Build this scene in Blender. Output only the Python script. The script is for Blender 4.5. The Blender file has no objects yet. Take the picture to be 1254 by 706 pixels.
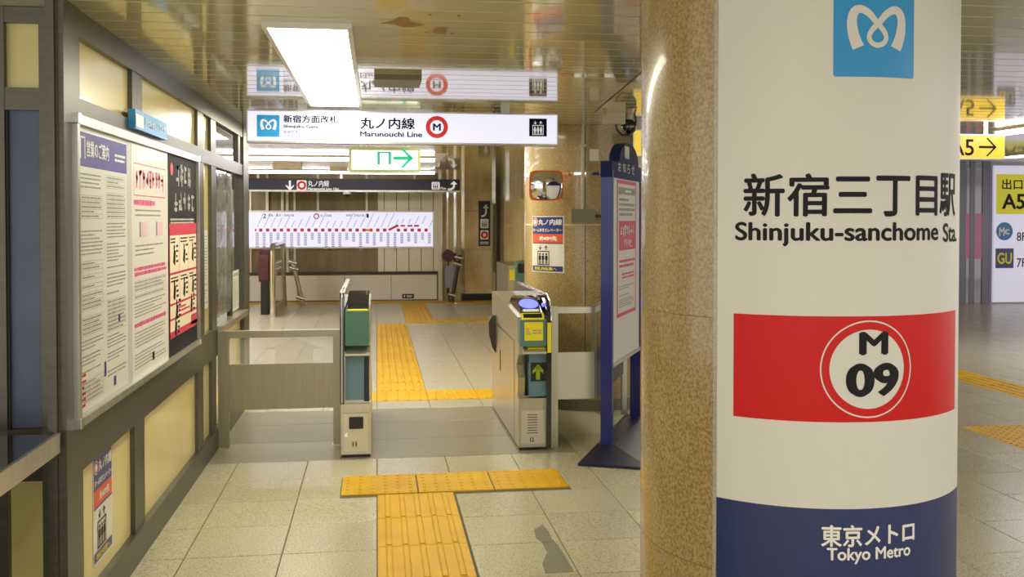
import bpy, bmesh, math, random
from mathutils import Vector, Matrix
random.seed(7)
C = bpy.context.scene.collection
PI = math.pi

# ------------------------------------------------------------------ camera, world, exposure
EYE = 1.593                       # eye height over the floor
FPX = 1190.0                      # focal length, pixels of a 1254 px wide frame
YAW = math.radians(7.94)
PITCH = math.radians(1.1)
cam_d = bpy.data.cameras.new('camera')
cam = bpy.data.objects.new('camera', cam_d); C.objects.link(cam)
cam.location = (0, 0, EYE)
cam.rotation_euler = (PI/2-PITCH, 0, -YAW)
cam_d.sensor_width = 36; cam_d.lens = FPX/1254*36
cam_d.shift_y = -62/1254
cam_d.clip_start = 0.05; cam_d.clip_end = 200
bpy.context.scene.camera = cam
vs = bpy.context.scene.view_settings
vs.view_transform = 'Standard'; vs.look = 'None'; vs.gamma = 1; vs.use_curve_mapping = False
vs.exposure = 0.78
W = bpy.data.worlds.new('world'); bpy.context.scene.world = W
W.use_nodes = True
W.node_tree.nodes['Background'].inputs[0].default_value = (1.0, 0.965, 0.89, 1)
W.node_tree.nodes['Background'].inputs[1].default_value = 1.0
CEIL = 2.375

cy_, sy_, cp_, sp_ = math.cos(YAW), math.sin(YAW), math.cos(PITCH), math.sin(PITCH)
def ray(px, py):
    r = (px-627)/FPX; u = -(py-291)/FPX
    return (sy_*cp_+r*cy_+u*sy_*sp_, cy_*cp_-r*sy_+u*cy_*sp_, -sp_+u*cp_)
def onX(px, py, X): d = ray(px, py); t = X/d[0]; return (X, d[1]*t, EYE+d[2]*t)
def onY(px, py, Y): d = ray(px, py); t = Y/d[1]; return (d[0]*t, Y, EYE+d[2]*t)
def onZ(px, py, Z=0): d = ray(px, py); t = (Z-EYE)/d[2]; return (d[0]*t, d[1]*t, Z)

# ------------------------------------------------------------------ materials
def lin(c):
    def f(v):
        v /= 255.0
        return v/12.92 if v <= .04045 else ((v+.055)/1.055)**2.4
    return tuple(f(v) for v in c)+(1,)
MATS = {}
def mat(name, col, rough=.5, metal=0, col2=None, scale=30, lo=.4, hi=.6, bump=0, emit=0, spec=.5, coat=0,
        rnd=0, stretch=None, alpha=1, trans=0, ior=1.5, detail=3, rvar=0, aniso=0, ecol=None):
    if name in MATS: return MATS[name]
    m = bpy.data.materials.new(name); m.use_nodes = True
    nt = m.node_tree; N = nt.nodes; L = nt.links
    b = N['Principled BSDF']
    b.inputs['Base Color'].default_value = lin(col)
    b.inputs['Roughness'].default_value = rough
    b.inputs['Metallic'].default_value = metal
    b.inputs['Specular IOR Level'].default_value = spec
    b.inputs['IOR'].default_value = ior
    if coat: b.inputs['Coat Weight'].default_value = coat; b.inputs['Coat Roughness'].default_value = .03
    if trans: b.inputs['Transmission Weight'].default_value = trans
    if alpha < 1: b.inputs['Alpha'].default_value = alpha
    if aniso: b.inputs['Anisotropic'].default_value = aniso
    if emit:
        b.inputs['Emission Color'].default_value = lin(ecol or col); b.inputs['Emission Strength'].default_value = emit
    src = None
    tc = N.new('ShaderNodeTexCoord'); vec = tc.outputs['Object']
    if rnd or col2 is not None or bump or rvar:
        oi = N.new('ShaderNodeObjectInfo')
        ad = N.new('ShaderNodeVectorMath'); ad.operation = 'ADD'
        sc = N.new('ShaderNodeVectorMath'); sc.operation = 'SCALE'; sc.inputs['Scale'].default_value = 37
        cb = N.new('ShaderNodeCombineXYZ')
        for i in range(3): L.new(oi.outputs['Random'], cb.inputs[i])
        L.new(cb.outputs[0], sc.inputs[0]); L.new(vec, ad.inputs[0]); L.new(sc.outputs[0], ad.inputs[1])
        vec = ad.outputs[0]
        if stretch:
            mp = N.new('ShaderNodeMapping'); mp.inputs['Scale'].default_value = stretch
            L.new(vec, mp.inputs[0]); vec = mp.outputs[0]
        nz = N.new('ShaderNodeTexNoise'); nz.inputs['Scale'].default_value = scale; nz.inputs['Detail'].default_value = detail
        L.new(vec, nz.inputs['Vector'])
    if col2 is not None:
        cr = N.new('ShaderNodeValToRGB')
        cr.color_ramp.elements[0].position = lo; cr.color_ramp.elements[1].position = hi
        cr.color_ramp.elements[0].color = lin(col2); cr.color_ramp.elements[1].color = lin(col)
        L.new(nz.outputs['Fac'], cr.inputs[0]); src = cr.outputs[0]
    if rnd:
        hs = N.new('ShaderNodeHueSaturation')
        mr = N.new('ShaderNodeMapRange'); mr.inputs['To Min'].default_value = 1-rnd; mr.inputs['To Max'].default_value = 1+rnd
        L.new(oi.outputs['Random'], mr.inputs[0]); L.new(mr.outputs[0], hs.inputs['Value'])
        if src: L.new(src, hs.inputs['Color'])
        else: hs.inputs['Color'].default_value = lin(col)
        src = hs.outputs[0]
    if src: L.new(src, b.inputs['Base Color'])
    if rvar:
        mr = N.new('ShaderNodeMapRange'); mr.inputs['To Min'].default_value = max(0, rough-rvar); mr.inputs['To Max'].default_value = rough+rvar
        L.new(nz.outputs['Fac'], mr.inputs[0]); L.new(mr.outputs[0], b.inputs['Roughness'])
    if bump:
        bp = N.new('ShaderNodeBump'); bp.inputs['Strength'].default_value = bump; bp.inputs['Distance'].default_value = .002
        L.new(nz.outputs['Fac'], bp.inputs['Height']); L.new(bp.outputs[0], b.inputs['Normal'])
    MATS[name] = m
    return m

M_tile = mat('floor_tile_stone', (194, 186, 158), .25, 0, (150, 142, 116), 130, .33, .52, rnd=.05, detail=4)
M_slab = mat('gate_slab_stone', (148, 141, 120), .33, 0, (128, 121, 100), 160, .35, .6, rnd=.04)
M_grout = mat('floor_grout', (96, 88, 70), .8)
M_yel = mat('tactile_yellow', (222, 176, 6), .45, 0, (210, 160, 2), 5, .3, .7, rnd=.05, spec=.25)
M_slat = mat('ceiling_slat_cream', (204, 197, 150), .09, 0, (198, 190, 142), 3, .3, .7, rnd=.035, coat=.6, ior=1.6, stretch=(.5, 3, 1))
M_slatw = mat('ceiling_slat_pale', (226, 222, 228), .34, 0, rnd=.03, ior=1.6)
M_gap = mat('ceiling_void', (60, 54, 40), .8)
M_steel = mat('brown_steel', (98, 95, 84), .36, .65, (88, 84, 72), 6, .3, .7, stretch=(1, 1, 8), rvar=.06)
M_steeld = mat('dark_steel', (74, 68, 58), .45, .6)
M_cream = mat('cream_panel', (232, 216, 148), .22, 0, (224, 206, 134), 1.2, .35, .65, coat=.3)
M_alu = mat('brushed_aluminium', (205, 203, 196), .3, .9, (186, 184, 178), 20, .3, .7, stretch=(1, 1, .1))
M_sst = mat('stainless_steel', (196, 190, 172), .3, .9, (189, 183, 164), 60, .3, .7, stretch=(1, 1, .05), rvar=.05)
M_sstb = mat('brushed_barrier_steel', (164, 156, 132), .36, .85, (156, 148, 124), 60, .3, .7, stretch=(1, 1, .05), rvar=.04)
M_sstw = mat('satin_steel_panel', (205, 200, 182), .38, .7)
M_chrome = mat('chrome', (225, 225, 225), .08, 1)
M_stone = mat('beige_granite', (182, 158, 108), .25, 0, (142, 117, 72), 110, .34, .62, coat=.35, detail=5)
M_marble = mat('pale_marble', (214, 198, 152), .2, 0, (184, 162, 110), 3.5, .35, .6, coat=.3, detail=8, stretch=(1, 1, .4))
M_black = mat('black_plastic', (22, 22, 24), .35)
M_rubber = mat('black_rubber', (28, 26, 24), .6)
M_paper = mat('poster_paper', (232, 228, 218), .35, coat=.25)
M_white = mat('sign_white', (222, 218, 210), .42)
M_ink = mat('black_ink', (26, 24, 28), .6, spec=.25)
M_inkg = mat('grey_ink', (150, 148, 144), .5)
M_inkb = mat('blue_ink', (70, 66, 150), .45)
M_pink = mat('pink_ink', (222, 90, 140), .45)
M_red = mat('red_ink', (208, 10, 8), .4, spec=.3)
M_crim = mat('crimson_ink', (214, 50, 84), .4)
M_org = mat('orange_ink', (226, 92, 48), .4)
M_navy = mat('navy_ink', (50, 58, 128), .32)
M_navyd = mat('navy_vinyl', (36, 48, 98), .4)
M_sky = mat('sky_blue_vinyl', (26, 146, 210), .3, coat=.2)
M_prw = mat('white_print', (240, 238, 232), .4)
M_yink = mat('yellow_print', (244, 226, 30), .4)
M_teal = mat('teal_panel', (88, 128, 120), .35)
M_green = mat('green_panel', (70, 112, 92), .35)
M_blue = mat('steel_blue_panel', (98, 132, 148), .4)
M_frameb = mat('blue_metal', (32, 42, 122), .3, .15, coat=.2)
M_based = mat('dark_navy_steel', (26, 28, 60), .35, .2)
M_dglass = mat('dark_glass', (34, 36, 40), .05, 0, spec=.8, coat=.5)
M_bglass = mat('blue_frosted_glass', (84, 96, 132), .4, 0, (66, 76, 108), 3, .3, .7, coat=.2)
M_light = mat('fluorescent_diffuser', (255, 250, 226), .5, emit=9)
M_lightc = mat('cool_diffuser', (246, 244, 255), .5, emit=10)
M_tube = mat('fluorescent_tube', (250, 248, 255), .5, emit=9)
M_lit = mat('backlit_white', (176, 176, 190), .3, emit=.5, ecol=(232, 232, 255))
M_litdim = mat('backlit_white_wall', (170, 168, 180), .3, emit=.3, ecol=(232, 228, 250))
M_lity = mat('backlit_yellow', (200, 160, 40), .3, emit=.42, ecol=(255, 214, 70))
M_lite = mat('backlit_exit', (190, 200, 180), .3, emit=.85, ecol=(240, 250, 226))
M_egreen = mat('exit_green', (40, 170, 135), .4, emit=.25, ecol=(40, 215, 165))
M_litink = mat('sign_navy_ink', (16, 16, 38), .8, spec=.1)
M_led = mat('blue_reader_glow', (60, 70, 255), .3, emit=2.2, ecol=(70, 80, 255))
M_arrow = mat('green_arrow_glow', (120, 130, 20), .3, emit=.25)
M_dsign = mat('dark_navy_sign', (40, 44, 66), .45)
M_bronze = mat('bronze_steel', (128, 112, 86), .3, .7, (112, 97, 72), 8, .3, .7, stretch=(1, 1, .2))
M_clear = mat('clear_acrylic', (240, 244, 240), .04, 0, alpha=.16, coat=.5)
M_pvc = mat('plastic_sheet', (214, 214, 210), .12, 0, alpha=.42, coat=1, bump=1.0, scale=5, stretch=(1, 3, .4))
M_maroon = mat('maroon_rubber', (84, 36, 46), .35)
M_mirror = mat('convex_mirror', (230, 232, 235), .02, 1)
M_orange = mat('orange_rim', (214, 108, 40), .35)
M_box = mat('beige_plastic', (196, 186, 158), .5)
M_gbox = mat('grey_steel_box', (118, 112, 90), .45, .3)
M_white2 = mat('white_enamel', (228, 222, 208), .3, coat=.3)
M_peel = mat('bare_board', (170, 130, 80), .8)
M_wallgrey = mat('grey_shutter', (150, 148, 156), .4, .3)

# ------------------------------------------------------------------ object helpers
WL = {}                                      # world location of every object made here
def wl(o): return WL.get(o.name, Vector((0, 0, 0)))
def tag(o, label=None, cat=None, group=None, kind=None):
    if label: o['label'] = label
    if cat: o['category'] = cat
    if group: o['group'] = group
    if kind: o['kind'] = kind
    return o
def empty(name, loc, label=None, cat=None, group=None, kind=None):
    o = bpy.data.objects.new(name, None); C.objects.link(o); o.location = loc; o.empty_display_size = .1
    WL[o.name] = Vector(loc)
    return tag(o, label, cat, group, kind)
def link(name, me, m, parent, loc):
    o = bpy.data.objects.new(name, me); C.objects.link(o)
    loc = Vector(loc); WL[o.name] = loc
    if parent is not None:
        o.parent = parent; o.location = loc-wl(parent)
    else: o.location = loc
    return o
def finish(name, bm, m, parent=None, origin=None, smooth=0, bevel=0, seg=1, fixn=True):
    if bevel:
        es = [e for e in bm.edges if len(e.link_faces) == 2 and e.calc_face_angle(0) > .5]
        bmesh.ops.bevel(bm, geom=es, offset=bevel, segments=seg, profile=.5, affect='EDGES', clamp_overlap=True)
    if fixn: bmesh.ops.recalc_face_normals(bm, faces=bm.faces[:])
    vs_ = bm.verts
    if origin is None:
        xs = [v.co.x for v in vs_]; ys = [v.co.y for v in vs_]; zs = [v.co.z for v in vs_]
        origin = ((min(xs)+max(xs))/2, (min(ys)+max(ys))/2, (min(zs)+max(zs))/2)
    origin = Vector(origin)
    for v in vs_: v.co -= origin
    me = bpy.data.meshes.new(name); bm.to_mesh(me); bm.free()
    me.materials.append(m)
    if smooth:
        for p in me.polygons: p.use_smooth = True
        try: me.set_sharp_from_angle(angle=math.radians(smooth))
        except Exception: pass
    return link(name, me, m, parent, origin)

def box(bm, x0, x1, y0, y1, z0, z1):
    v = [bm.verts.new(p) for p in ((x0, y0, z0), (x1, y0, z0), (x1, y1, z0), (x0, y1, z0), (x0, y0, z1), (x1, y0, z1), (x1, y1, z1), (x0, y1, z1))]
    for f in ((0, 3, 2, 1), (4, 5, 6, 7), (0, 1, 5, 4), (1, 2, 6, 5), (2, 3, 7, 6), (3, 0, 4, 7)): bm.faces.new([v[i] for i in f])
def prism(bm, poly, axis, a, b):
    """poly in the two other axes (in xyz order), extruded from a to b along axis"""
    def pt(p, t):
        if axis == 'x': return (t, p[0], p[1])
        if axis == 'y': return (p[0], t, p[1])
        return (p[0], p[1], t)
    A = [bm.verts.new(pt(p, a)) for p in poly]; B = [bm.verts.new(pt(p, b)) for p in poly]
    n = len(poly)
    bm.faces.new(A); bm.faces.new(B[::-1])
    for i in range(n): bm.faces.new([A[i], B[i], B[(i+1) % n], A[(i+1) % n]])
def tube(bm, pts, r, n=8, cap=True):
    pts = [Vector(p) for p in pts]; rings = []
    for i, p in enumerate(pts):
        d = (pts[min(i+1, len(pts)-1)]-pts[max(i-1, 0)]).normalized()
        up = Vector((0, 0, 1)) if abs(d.z) < .9 else Vector((1, 0, 0))
        a = d.cross(up).normalized(); b = d.cross(a).normalized()
        rr = r[i] if isinstance(r, (list, tuple)) else r
        rings.append([bm.verts.new(p+(a*math.cos(2*PI*k/n)+b*math.sin(2*PI*k/n))*rr) for k in range(n)])
    for i in range(len(rings)-1):
        for k in range(n): bm.faces.new([rings[i][k], rings[i][(k+1) % n], rings[i+1][(k+1) % n], rings[i+1][k]])
    if cap: bm.faces.new(rings[0][::-1]); bm.faces.new(rings[-1])
def B(name, m, parent, *boxes, bevel=0, seg=1, origin=None):
    bm = bmesh.new()
    for b in boxes: box(bm, *b)
    return finish(name, bm, m, parent, origin, bevel=bevel, seg=seg, smooth=40 if bevel and seg > 1 else 0)
def PR(name, m, parent, poly, axis, a, b, bevel=0, smooth=0, seg=1):
    bm = bmesh.new(); prism(bm, poly, axis, a, b)
    return finish(name, bm, m, parent, bevel=bevel, smooth=smooth, seg=seg)
def TB(name, m, parent, pts, r, n=10):
    bm = bmesh.new(); tube(bm, pts, r, n)
    return finish(name, bm, m, parent, smooth=50)
def cyl(bm, cx, cy, z0, z1, r, n=64, r1=None):
    tube(bm, [(cx, cy, z0), (cx, cy, z1)], [r, r if r1 is None else r1], n)

# ---- flat print in (u, v), laid on a surface by a mapping (u, v, n) -> point
def map_y(Y):        # faces -Y : u = x, v = z
    return lambda u, v, n: Vector((u, Y-n, v))
def map_x(X):        # faces +X : u = y, v = z
    return lambda u, v, n: Vector((X+n, u, v))
def map_cyl(cx, cy, R):   # u = R * angle from -Y towards +X
    def f(u, v, n):
        a = u/R; return Vector((cx+math.sin(a)*(R+n), cy-math.cos(a)*(R+n), v))
    return f
def map_plane(O, U):  # vertical plane through O with horizontal direction U
    O = Vector(O); U = Vector(U).normalized(); Nn = Vector((U.y, -U.x, 0))
    return lambda u, v, n: O+U*u+Nn*n+Vector((0, 0, v))
TCACHE = {}
def text_geo(s, off=0.0, res=3):
    k = (s, off, res)
    if k in TCACHE: return TCACHE[k]
    cu = bpy.data.curves.new('t', 'FONT'); cu.body = s; cu.size = 1; cu.resolution_u = res; cu.offset = off
    cu.fill_mode = 'FRONT'
    ob = bpy.data.objects.new('t', cu); C.objects.link(ob)
    bpy.context.view_layer.update()
    me = bpy.data.meshes.new_from_object(ob.evaluated_get(bpy.context.evaluated_depsgraph_get()))
    vs_ = [(v.co.x, v.co.y) for v in me.vertices]; fs = [tuple(p.vertices) for p in me.polygons]
    bpy.data.objects.remove(ob); bpy.data.curves.remove(cu); bpy.data.meshes.remove(me)
    if vs_:
        x0 = min(v[0] for v in vs_); x1 = max(v[0] for v in vs_); y0 = min(v[1] for v in vs_); y1 = max(v[1] for v in vs_)
    else: x0 = y0 = 0; x1 = y1 = 1
    TCACHE[k] = (vs_, fs, x0, x1, y0, y1)
    return TCACHE[k]
class Print:
    def __init__(s): s.v = []; s.f = []; s.k = {}
    def poly(s, pts):
        n = len(s.v); s.v += list(pts); s.f.append(tuple(range(n, n+len(pts)))); return s
    def rect(s, u0, u1, v0, v1): return s.poly([(u0, v0), (u1, v0), (u1, v1), (u0, v1)])
    def rrect(s, u0, u1, v0, v1, r):
        p = []
        for cu, cv, a0 in ((u1-r, v0+r, -PI/2), (u1-r, v1-r, 0), (u0+r, v1-r, PI/2), (u0+r, v0+r, PI)):
            for k in range(5): a = a0+PI/2*k/4; p.append((cu+r*math.cos(a), cv+r*math.sin(a)))
        return s.poly(p)
    def disc(s, u, v, r, n=40, ry=None):
        return s.poly([(u+r*math.cos(2*PI*k/n), v+(ry or r)*math.sin(2*PI*k/n)) for k in range(n)])
    def ring(s, u, v, r0, r1, n=40):
        for k in range(n):
            a, b = 2*PI*k/n, 2*PI*(k+1)/n
            s.poly([(u+r0*math.cos(a), v+r0*math.sin(a)), (u+r1*math.cos(a), v+r1*math.sin(a)), (u+r1*math.cos(b), v+r1*math.sin(b)), (u+r0*math.cos(b), v+r0*math.sin(b))])
        return s
    def text(s, t, u0, u1, v0, v1, off=0.0, res=3, keep=False, align='c'):
        if off:        # heavier strokes: overlaid shifted copies
            d = off*.9; sh = [(-d, 0), (d, 0), (0, d*.8), (0, -d*.8)]
            vs0, fs0, a0, a1, b0, b1 = text_geo(t, 0, res); vs_ = []; fs = []
            for ddx, ddy in sh:
                k0 = len(vs_); vs_ += [(x+ddx, y+ddy) for x, y in vs0]; fs += [tuple(i+k0 for i in f) for f in fs0]
            x0, x1, y0, y1 = a0-d, a1+d, b0-d*.8, b1+d*.8
        else: vs_, fs, x0, x1, y0, y1 = text_geo(t, 0, res)
        sx = (u1-u0)/max(x1-x0, 1e-6); sy = (v1-v0)/max(y1-y0, 1e-6)
        du = 0
        if keep:
            k = min(sx, sy); du = {'l': 0, 'c': ((u1-u0)-(x1-x0)*k)/2, 'r': (u1-u0)-(x1-x0)*k}[align]; sx = sy = k
        n = len(s.v)
        if off:
            for i in range(len(vs_)): s.k[n+i] = i//(len(vs_)//4 or 1)
        s.v += [(u0+du+(x-x0)*sx, v0+(y-y0)*sy) for x, y in vs_]; s.f += [tuple(i+n for i in f) for f in fs]
        return s
    def stroke(s, pts, w, closed=False):
        L = []; n = len(pts)
        for i, p in enumerate(pts):
            a = pts[max(i-1, 0)]; b = pts[min(i+1, n-1)]
            dx, dy = b[0]-a[0], b[1]-a[1]; l = math.hypot(dx, dy) or 1
            ww = (w[i] if isinstance(w, (list, tuple)) else w)/2
            L.append(((p[0]-dy/l*ww, p[1]+dx/l*ww), (p[0]+dy/l*ww, p[1]-dx/l*ww)))
        for i in range(n-1): s.poly([L[i][0], L[i][1], L[i+1][1], L[i+1][0]])
        return s
    def dashes(s, u0, u1, v0, v1, rows, seed=1, fill=.5, ch=None, ragged=True):
        """rows of illegible small print"""
        rr = random.Random(seed); pitch = (v1-v0)/rows; ch = ch or pitch*.9
        for i in range(rows):
            v = v1-(i+.5)*pitch; u = u0
            if rr.random() < .1: continue
            end = u1 if not ragged else u0+(u1-u0)*rr.choice((1, .97, .93, .85, .6))
            while u < end:
                w = ch*rr.uniform(.5, 2.6); w = min(w, end-u)
                h = pitch*fill*rr.uniform(.75, 1)
                if w > ch*.15: s.rect(u, u+w, v-h/2, v+h/2)
                u += w+ch*rr.uniform(.1, .3)
        return s
    def scrawl(s, u0, u1, v0, v1, n, seed=1, w=None):
        """illegible characters: a few strokes in each cell"""
        rr = random.Random(seed); cw = (u1-u0)/n; h = v1-v0; w = w or h*.15
        for i in range(n):
            a, b = u0+cw*(i+.1), u0+cw*(i+.9)
            for k in range(rr.choice((2, 3, 3))):
                v = v0+h*rr.uniform(.1, .95); s.rect(a+rr.uniform(0, .2)*cw, b-rr.uniform(0, .2)*cw, v-w/2, v+w/2)
            for k in range(rr.choice((1, 2))):
                u = rr.uniform(a+.1*cw, b-.1*cw); s.rect(u-w/2, u+w/2, v0+h*rr.uniform(0, .3), v1-h*rr.uniform(0, .2))
        return s
    def build(s, name, m, parent, mp, n0, n1=None, step=0, label=None):
        many = n1 is None and len(s.f) > 1
        bm = bmesh.new()
        vv = [bm.verts.new((u, v, .05*s.k.get(i, 0))) for i, (u, v) in enumerate(s.v)]
        for f in s.f:
            try: bm.faces.new([vv[i] for i in f])
            except ValueError: pass
        if step:
            bmesh.ops.triangulate(bm, faces=[f for f in bm.faces if len(f.verts) > 4])
            us = [v[0] for v in s.v]; u = min(us)+step
            while u < max(us):
                bmesh.ops.bisect_plane(bm, geom=bm.verts[:]+bm.edges[:]+bm.faces[:], plane_co=(u, 0, 0), plane_no=(1, 0, 0)); u += step
        if n1 is not None:
            top = bm.faces[:]
            r = bmesh.ops.extrude_face_region(bm, geom=top, use_keep_orig=True)
            for g in r['geom']:
                if isinstance(g, bmesh.types.BMVert): g.co.z = 1
        lo = n0; hi = n0 if n1 is None else n1
        for v in bm.verts:
            v.co = mp(v.co.x, v.co.y, hi if v.co.z > .5 else lo+v.co.z*.004)
        if n1 is None:
            bm.normal_update()
            o = finish(name, bm, m, parent, fixn=False)
        else: o = finish(name, bm, m, parent)
        if label: o['label'] = label
        if many: o['kind'] = 'stuff'
        return o

def spline(P, k=8):
    out = []
    for i in range(len(P)-1):
        p0 = P[max(i-1, 0)]; p1 = P[i]; p2 = P[i+1]; p3 = P[min(i+2, len(P)-1)]
        for j in range(k):
            t = j/k
            out.append(tuple(.5*(2*p1[c]+(p2[c]-p0[c])*t+(2*p0[c]-5*p1[c]+4*p2[c]-p3[c])*t*t+(3*p1[c]-p0[c]-3*p2[c]+p3[c])*t**3) for c in range(2)))
    out.append(P[-1]); return out
LOGO = [(.30,.33),(.245,.47),(.225,.63),(.255,.735),(.325,.765),(.42,.72),(.50,.635),(.60,.53),(.635,.45),(.60,.385),(.53,.36),(.46,.385),(.425,.45),(.46,.53),(.56,.635),(.64,.72),(.735,.765),(.805,.735),(.835,.63),(.815,.47),(.76,.33)]
LOGO_OLD = [(.27, .33), (.2, .52), (.19, .72), (.26, .82), (.37, .76), (.47, .62), (.58, .46), (.63, .40), (.6, .32), (.52, .285), (.44, .32), (.41, .40), (.46, .46), (.57, .62), (.67, .76), (.78, .82), (.85, .72), (.84, .52), (.77, .33)]
LW = [.14,.125,.11,.10,.09,.08,.07,.06,.055,.055,.06,.055,.055,.06,.07,.08,.09,.10,.11,.125,.14]
LW_OLD = [.12, .105, .09, .075, .07, .06, .055, .05, .055, .06, .055, .05, .055, .06, .07, .075, .09, .105, .12]
def logo_stroke(p, u0, u1, v0, v1, k=6):
    pts = spline(LOGO, k); ws = []
    for i in range(len(LOGO)-1):
        for j in range(k): ws.append(LW[i]+(LW[i+1]-LW[i])*j/k)
    ws.append(LW[-1]); S = (u1-u0)
    p.stroke([(u0+(x-.02)*S, v0+y*(v1-v0)) for x, y in pts], [w*S for w in ws])
    return p
def arrow(p, u, v, L, ang, w=.18, head=.45):
    """arrow of length L centred at u,v pointing along ang"""
    c, s_ = math.cos(ang), math.sin(ang)
    def T(a, b): return (u+(a*c-b*s_)*L, v+(a*s_+b*c)*L)
    p.poly([T(-.5, -w/2), T(.4, -w/2), T(.4, w/2), T(-.5, w/2)])
    h = head
    p.poly([T(.5, 0), T(.5-h+.0, h*.95), T(.5-h-w*.9, h*.95), T(.5-w*1.2, 0)])
    p.poly([T(.5, 0), T(.5-w*1.2, 0), T(.5-h-w*.9, -h*.95), T(.5-h, -h*.95)])
    return p
def lift_icon(p, u, v, S):
    """elevator pictogram: three people in a box, two arrows over it"""
    w = .045*S
    u0, u1, v0, v1 = u-.4*S, u+.4*S, v-.5*S, v+.2*S
    p.rect(u0, u1, v0, v0+w).rect(u0, u1, v1-w, v1).rect(u0, u0+w, v0, v1).rect(u1-w, u1, v0, v1)
    for k in (-1, 0, 1):
        c = u+k*.22*S
        p.disc(c, v+.04*S, .055*S, 12); p.rrect(c-.08*S, c+.08*S, v-.25*S, v-.03*S, .03*S)
        p.rect(c-.055*S, c-.01*S, v-.44*S, v-.24*S).rect(c+.01*S, c+.055*S, v-.44*S, v-.24*S)
    arrow(p, u-.2*S, v+.36*S, .24*S, -PI/2, .2, .5); arrow(p, u+.2*S, v+.36*S, .24*S, PI/2, .2, .5)
    return p

# ================================================================== STRUCTURE
T = .45
# ---- floor
floor = B('floor', M_grout, None, (-4, 16, -3, 22, -.12, -.006)); tag(floor, kind='structure')
def piece_mesh(name, w, d, m, h=.006, bev=.002):
    bm = bmesh.new(); box(bm, -w/2, w/2, -d/2, d/2, -h, 0)
    es = [e for e in bm.edges if all(v.co.z > -h/2 for v in e.verts)]
    bmesh.ops.bevel(bm, geom=es, offset=bev, segments=1, affect='EDGES')
    bmesh.ops.recalc_face_normals(bm, faces=bm.faces[:])
    me = bpy.data.meshes.new(name); bm.to_mesh(me); bm.free(); me.materials.append(m); return me
G = .005
tile_me = piece_mesh('tile', T-G, T-G, M_tile)
def tile_at(x0, x1, y0, y1, m=M_tile, name='tile'):
    me = tile_me if (abs(x1-x0-T) < 1e-4 and abs(y1-y0-T) < 1e-4 and m is M_tile) else piece_mesh(name, x1-x0-G, y1-y0-G, m)
    return link(name, me, m, floor, ((x0+x1)/2, (y0+y1)/2, 0))
def bar_tile(x0, x1, y0, y1, along='y', n=5, k=1):
    """yellow tactile tile with raised bars"""
    bm = bmesh.new(); box(bm, x0+G/2, x1-G/2, y0+G/2, y1-G/2, -.006, .001)
    for i in range(n):
        if along == 'y':
            c = x0+(x1-x0)*(i+.7)/(n+.4); prism(bm, [(c-.017, .001), (c-.010, .006), (c+.010, .006), (c+.017, .001)], 'y', y0+.015, y1-.015)
        else:
            c = y0+(y1-y0)*(i+.7)/(n+.4); prism(bm, [(c-.014, .001), (c-.009, .006), (c+.009, .006), (c+.014, .001)], 'x', x0+.015, x1-.015)
    o = finish('tactile_tile', bm, M_yel, floor); o['label'] = 'yellow tactile tile with raised bars'; return o
def dot_tile(x0, x1, y0, y1, n=6, ny=None):
    bm = bmesh.new(); box(bm, x0+G/2, x1-G/2, y0+G/2, y1-G/2, -.006, .001)
    ny = ny or n
    for i in range(n):
        for j in range(ny):
            cx = x0+(x1-x0)*(i+.5)/n; cyy = y0+(y1-y0)*(j+.5)/ny
            a = [bm.verts.new((cx+.0125*math.cos(q*PI/4), cyy+.0125*math.sin(q*PI/4), .001)) for q in range(8)]
            b = [bm.verts.new((cx+.007*math.cos(q*PI/4), cyy+.007*math.sin(q*PI/4), .0055)) for q in range(8)]
            for q in range(8): bm.faces.new([a[q], a[(q+1) % 8], b[(q+1) % 8], b[q]])
            bm.faces.new(b)
    o = finish('tactile_tile', bm, M_yel, floor); o['label'] = 'yellow tactile tile with raised dots'; return o
WX = -1.11                                    # face of the left wall
rows = [(k+.45)*T for k in range(7, 15)]      # row joints up to the gates
ROWS = []
y = rows[0]
for a, b in zip(rows, rows[1:]): ROWS.append((a, b))
far0 = 20.1*T
def near_cols(): return [(-1.13, -2*T)]+[(k*T, (k+1)*T) for k in range(-2, 13)]
for a, b in ROWS:
    cross = abs(a-12.45*T) < .1 or False
    for x0, x1 in near_cols():
        if a < 12.4*T and abs(x0) < .01: continue                    # tactile path
        if x0 > 4.0 and a > 13*T and x0 > 4.4: pass
        if abs(a-12.45*T) < .01 and -.6 < x0 < 1.2: continue
        tile_at(x0, x1, a, b)
# row 12.45-13.45 under the crossing strip: tile remainders either side of it
a, b = 12.45*T, 13.45*T
for a_, b_ in [(a, b)]:
    pass
# tactile path towards the camera and the crossing strip
k = 7
while k < 12:
    bar_tile(0, T*.98, (k+.5)*T+.015, (k+1.5)*T+.015); k += 1
for i in range(3): dot_tile(-.21+i*T, -.21+(i+1)*T-.004, 12.58*T+.0, 13.52*T, 6)
tile_at(-T, -.21, a, b); tile_at(2.53*T, 3*T, a, b)
# slabs in the gateway
for y0, y1 in ((14.45*T, 15.71*T), (15.71*T, 17.05*T), (17.05*T, 18.24*T)):
    for x0, x1 in ((-1.13, -.24), (-.24, .96), (.96, 3*T)): tile_at(x0, x1, y0, y1, M_slab, 'floor_slab')
    for kx in range(3, 13): tile_at(kx*T, (kx+1)*T, y0, y1)
for x0, x1 in [(-1.13, -2*T)]+[(q*T, (q+1)*T) for q in range(-2, 13)]: tile_at(x0, x1, 18.24*T, 19.0*T)
for i in range(-2, 5):
    x0 = i*T; bar_tile(x0, x0+T, 19.0*T, 20.1*T, 'y', 4)
for q in range(5, 13): tile_at(q*T, (q+1)*T, 19.0*T, 20.1*T)
tile_at(-1.13, -2*T, 19.0*T, 20.1*T)
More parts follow.
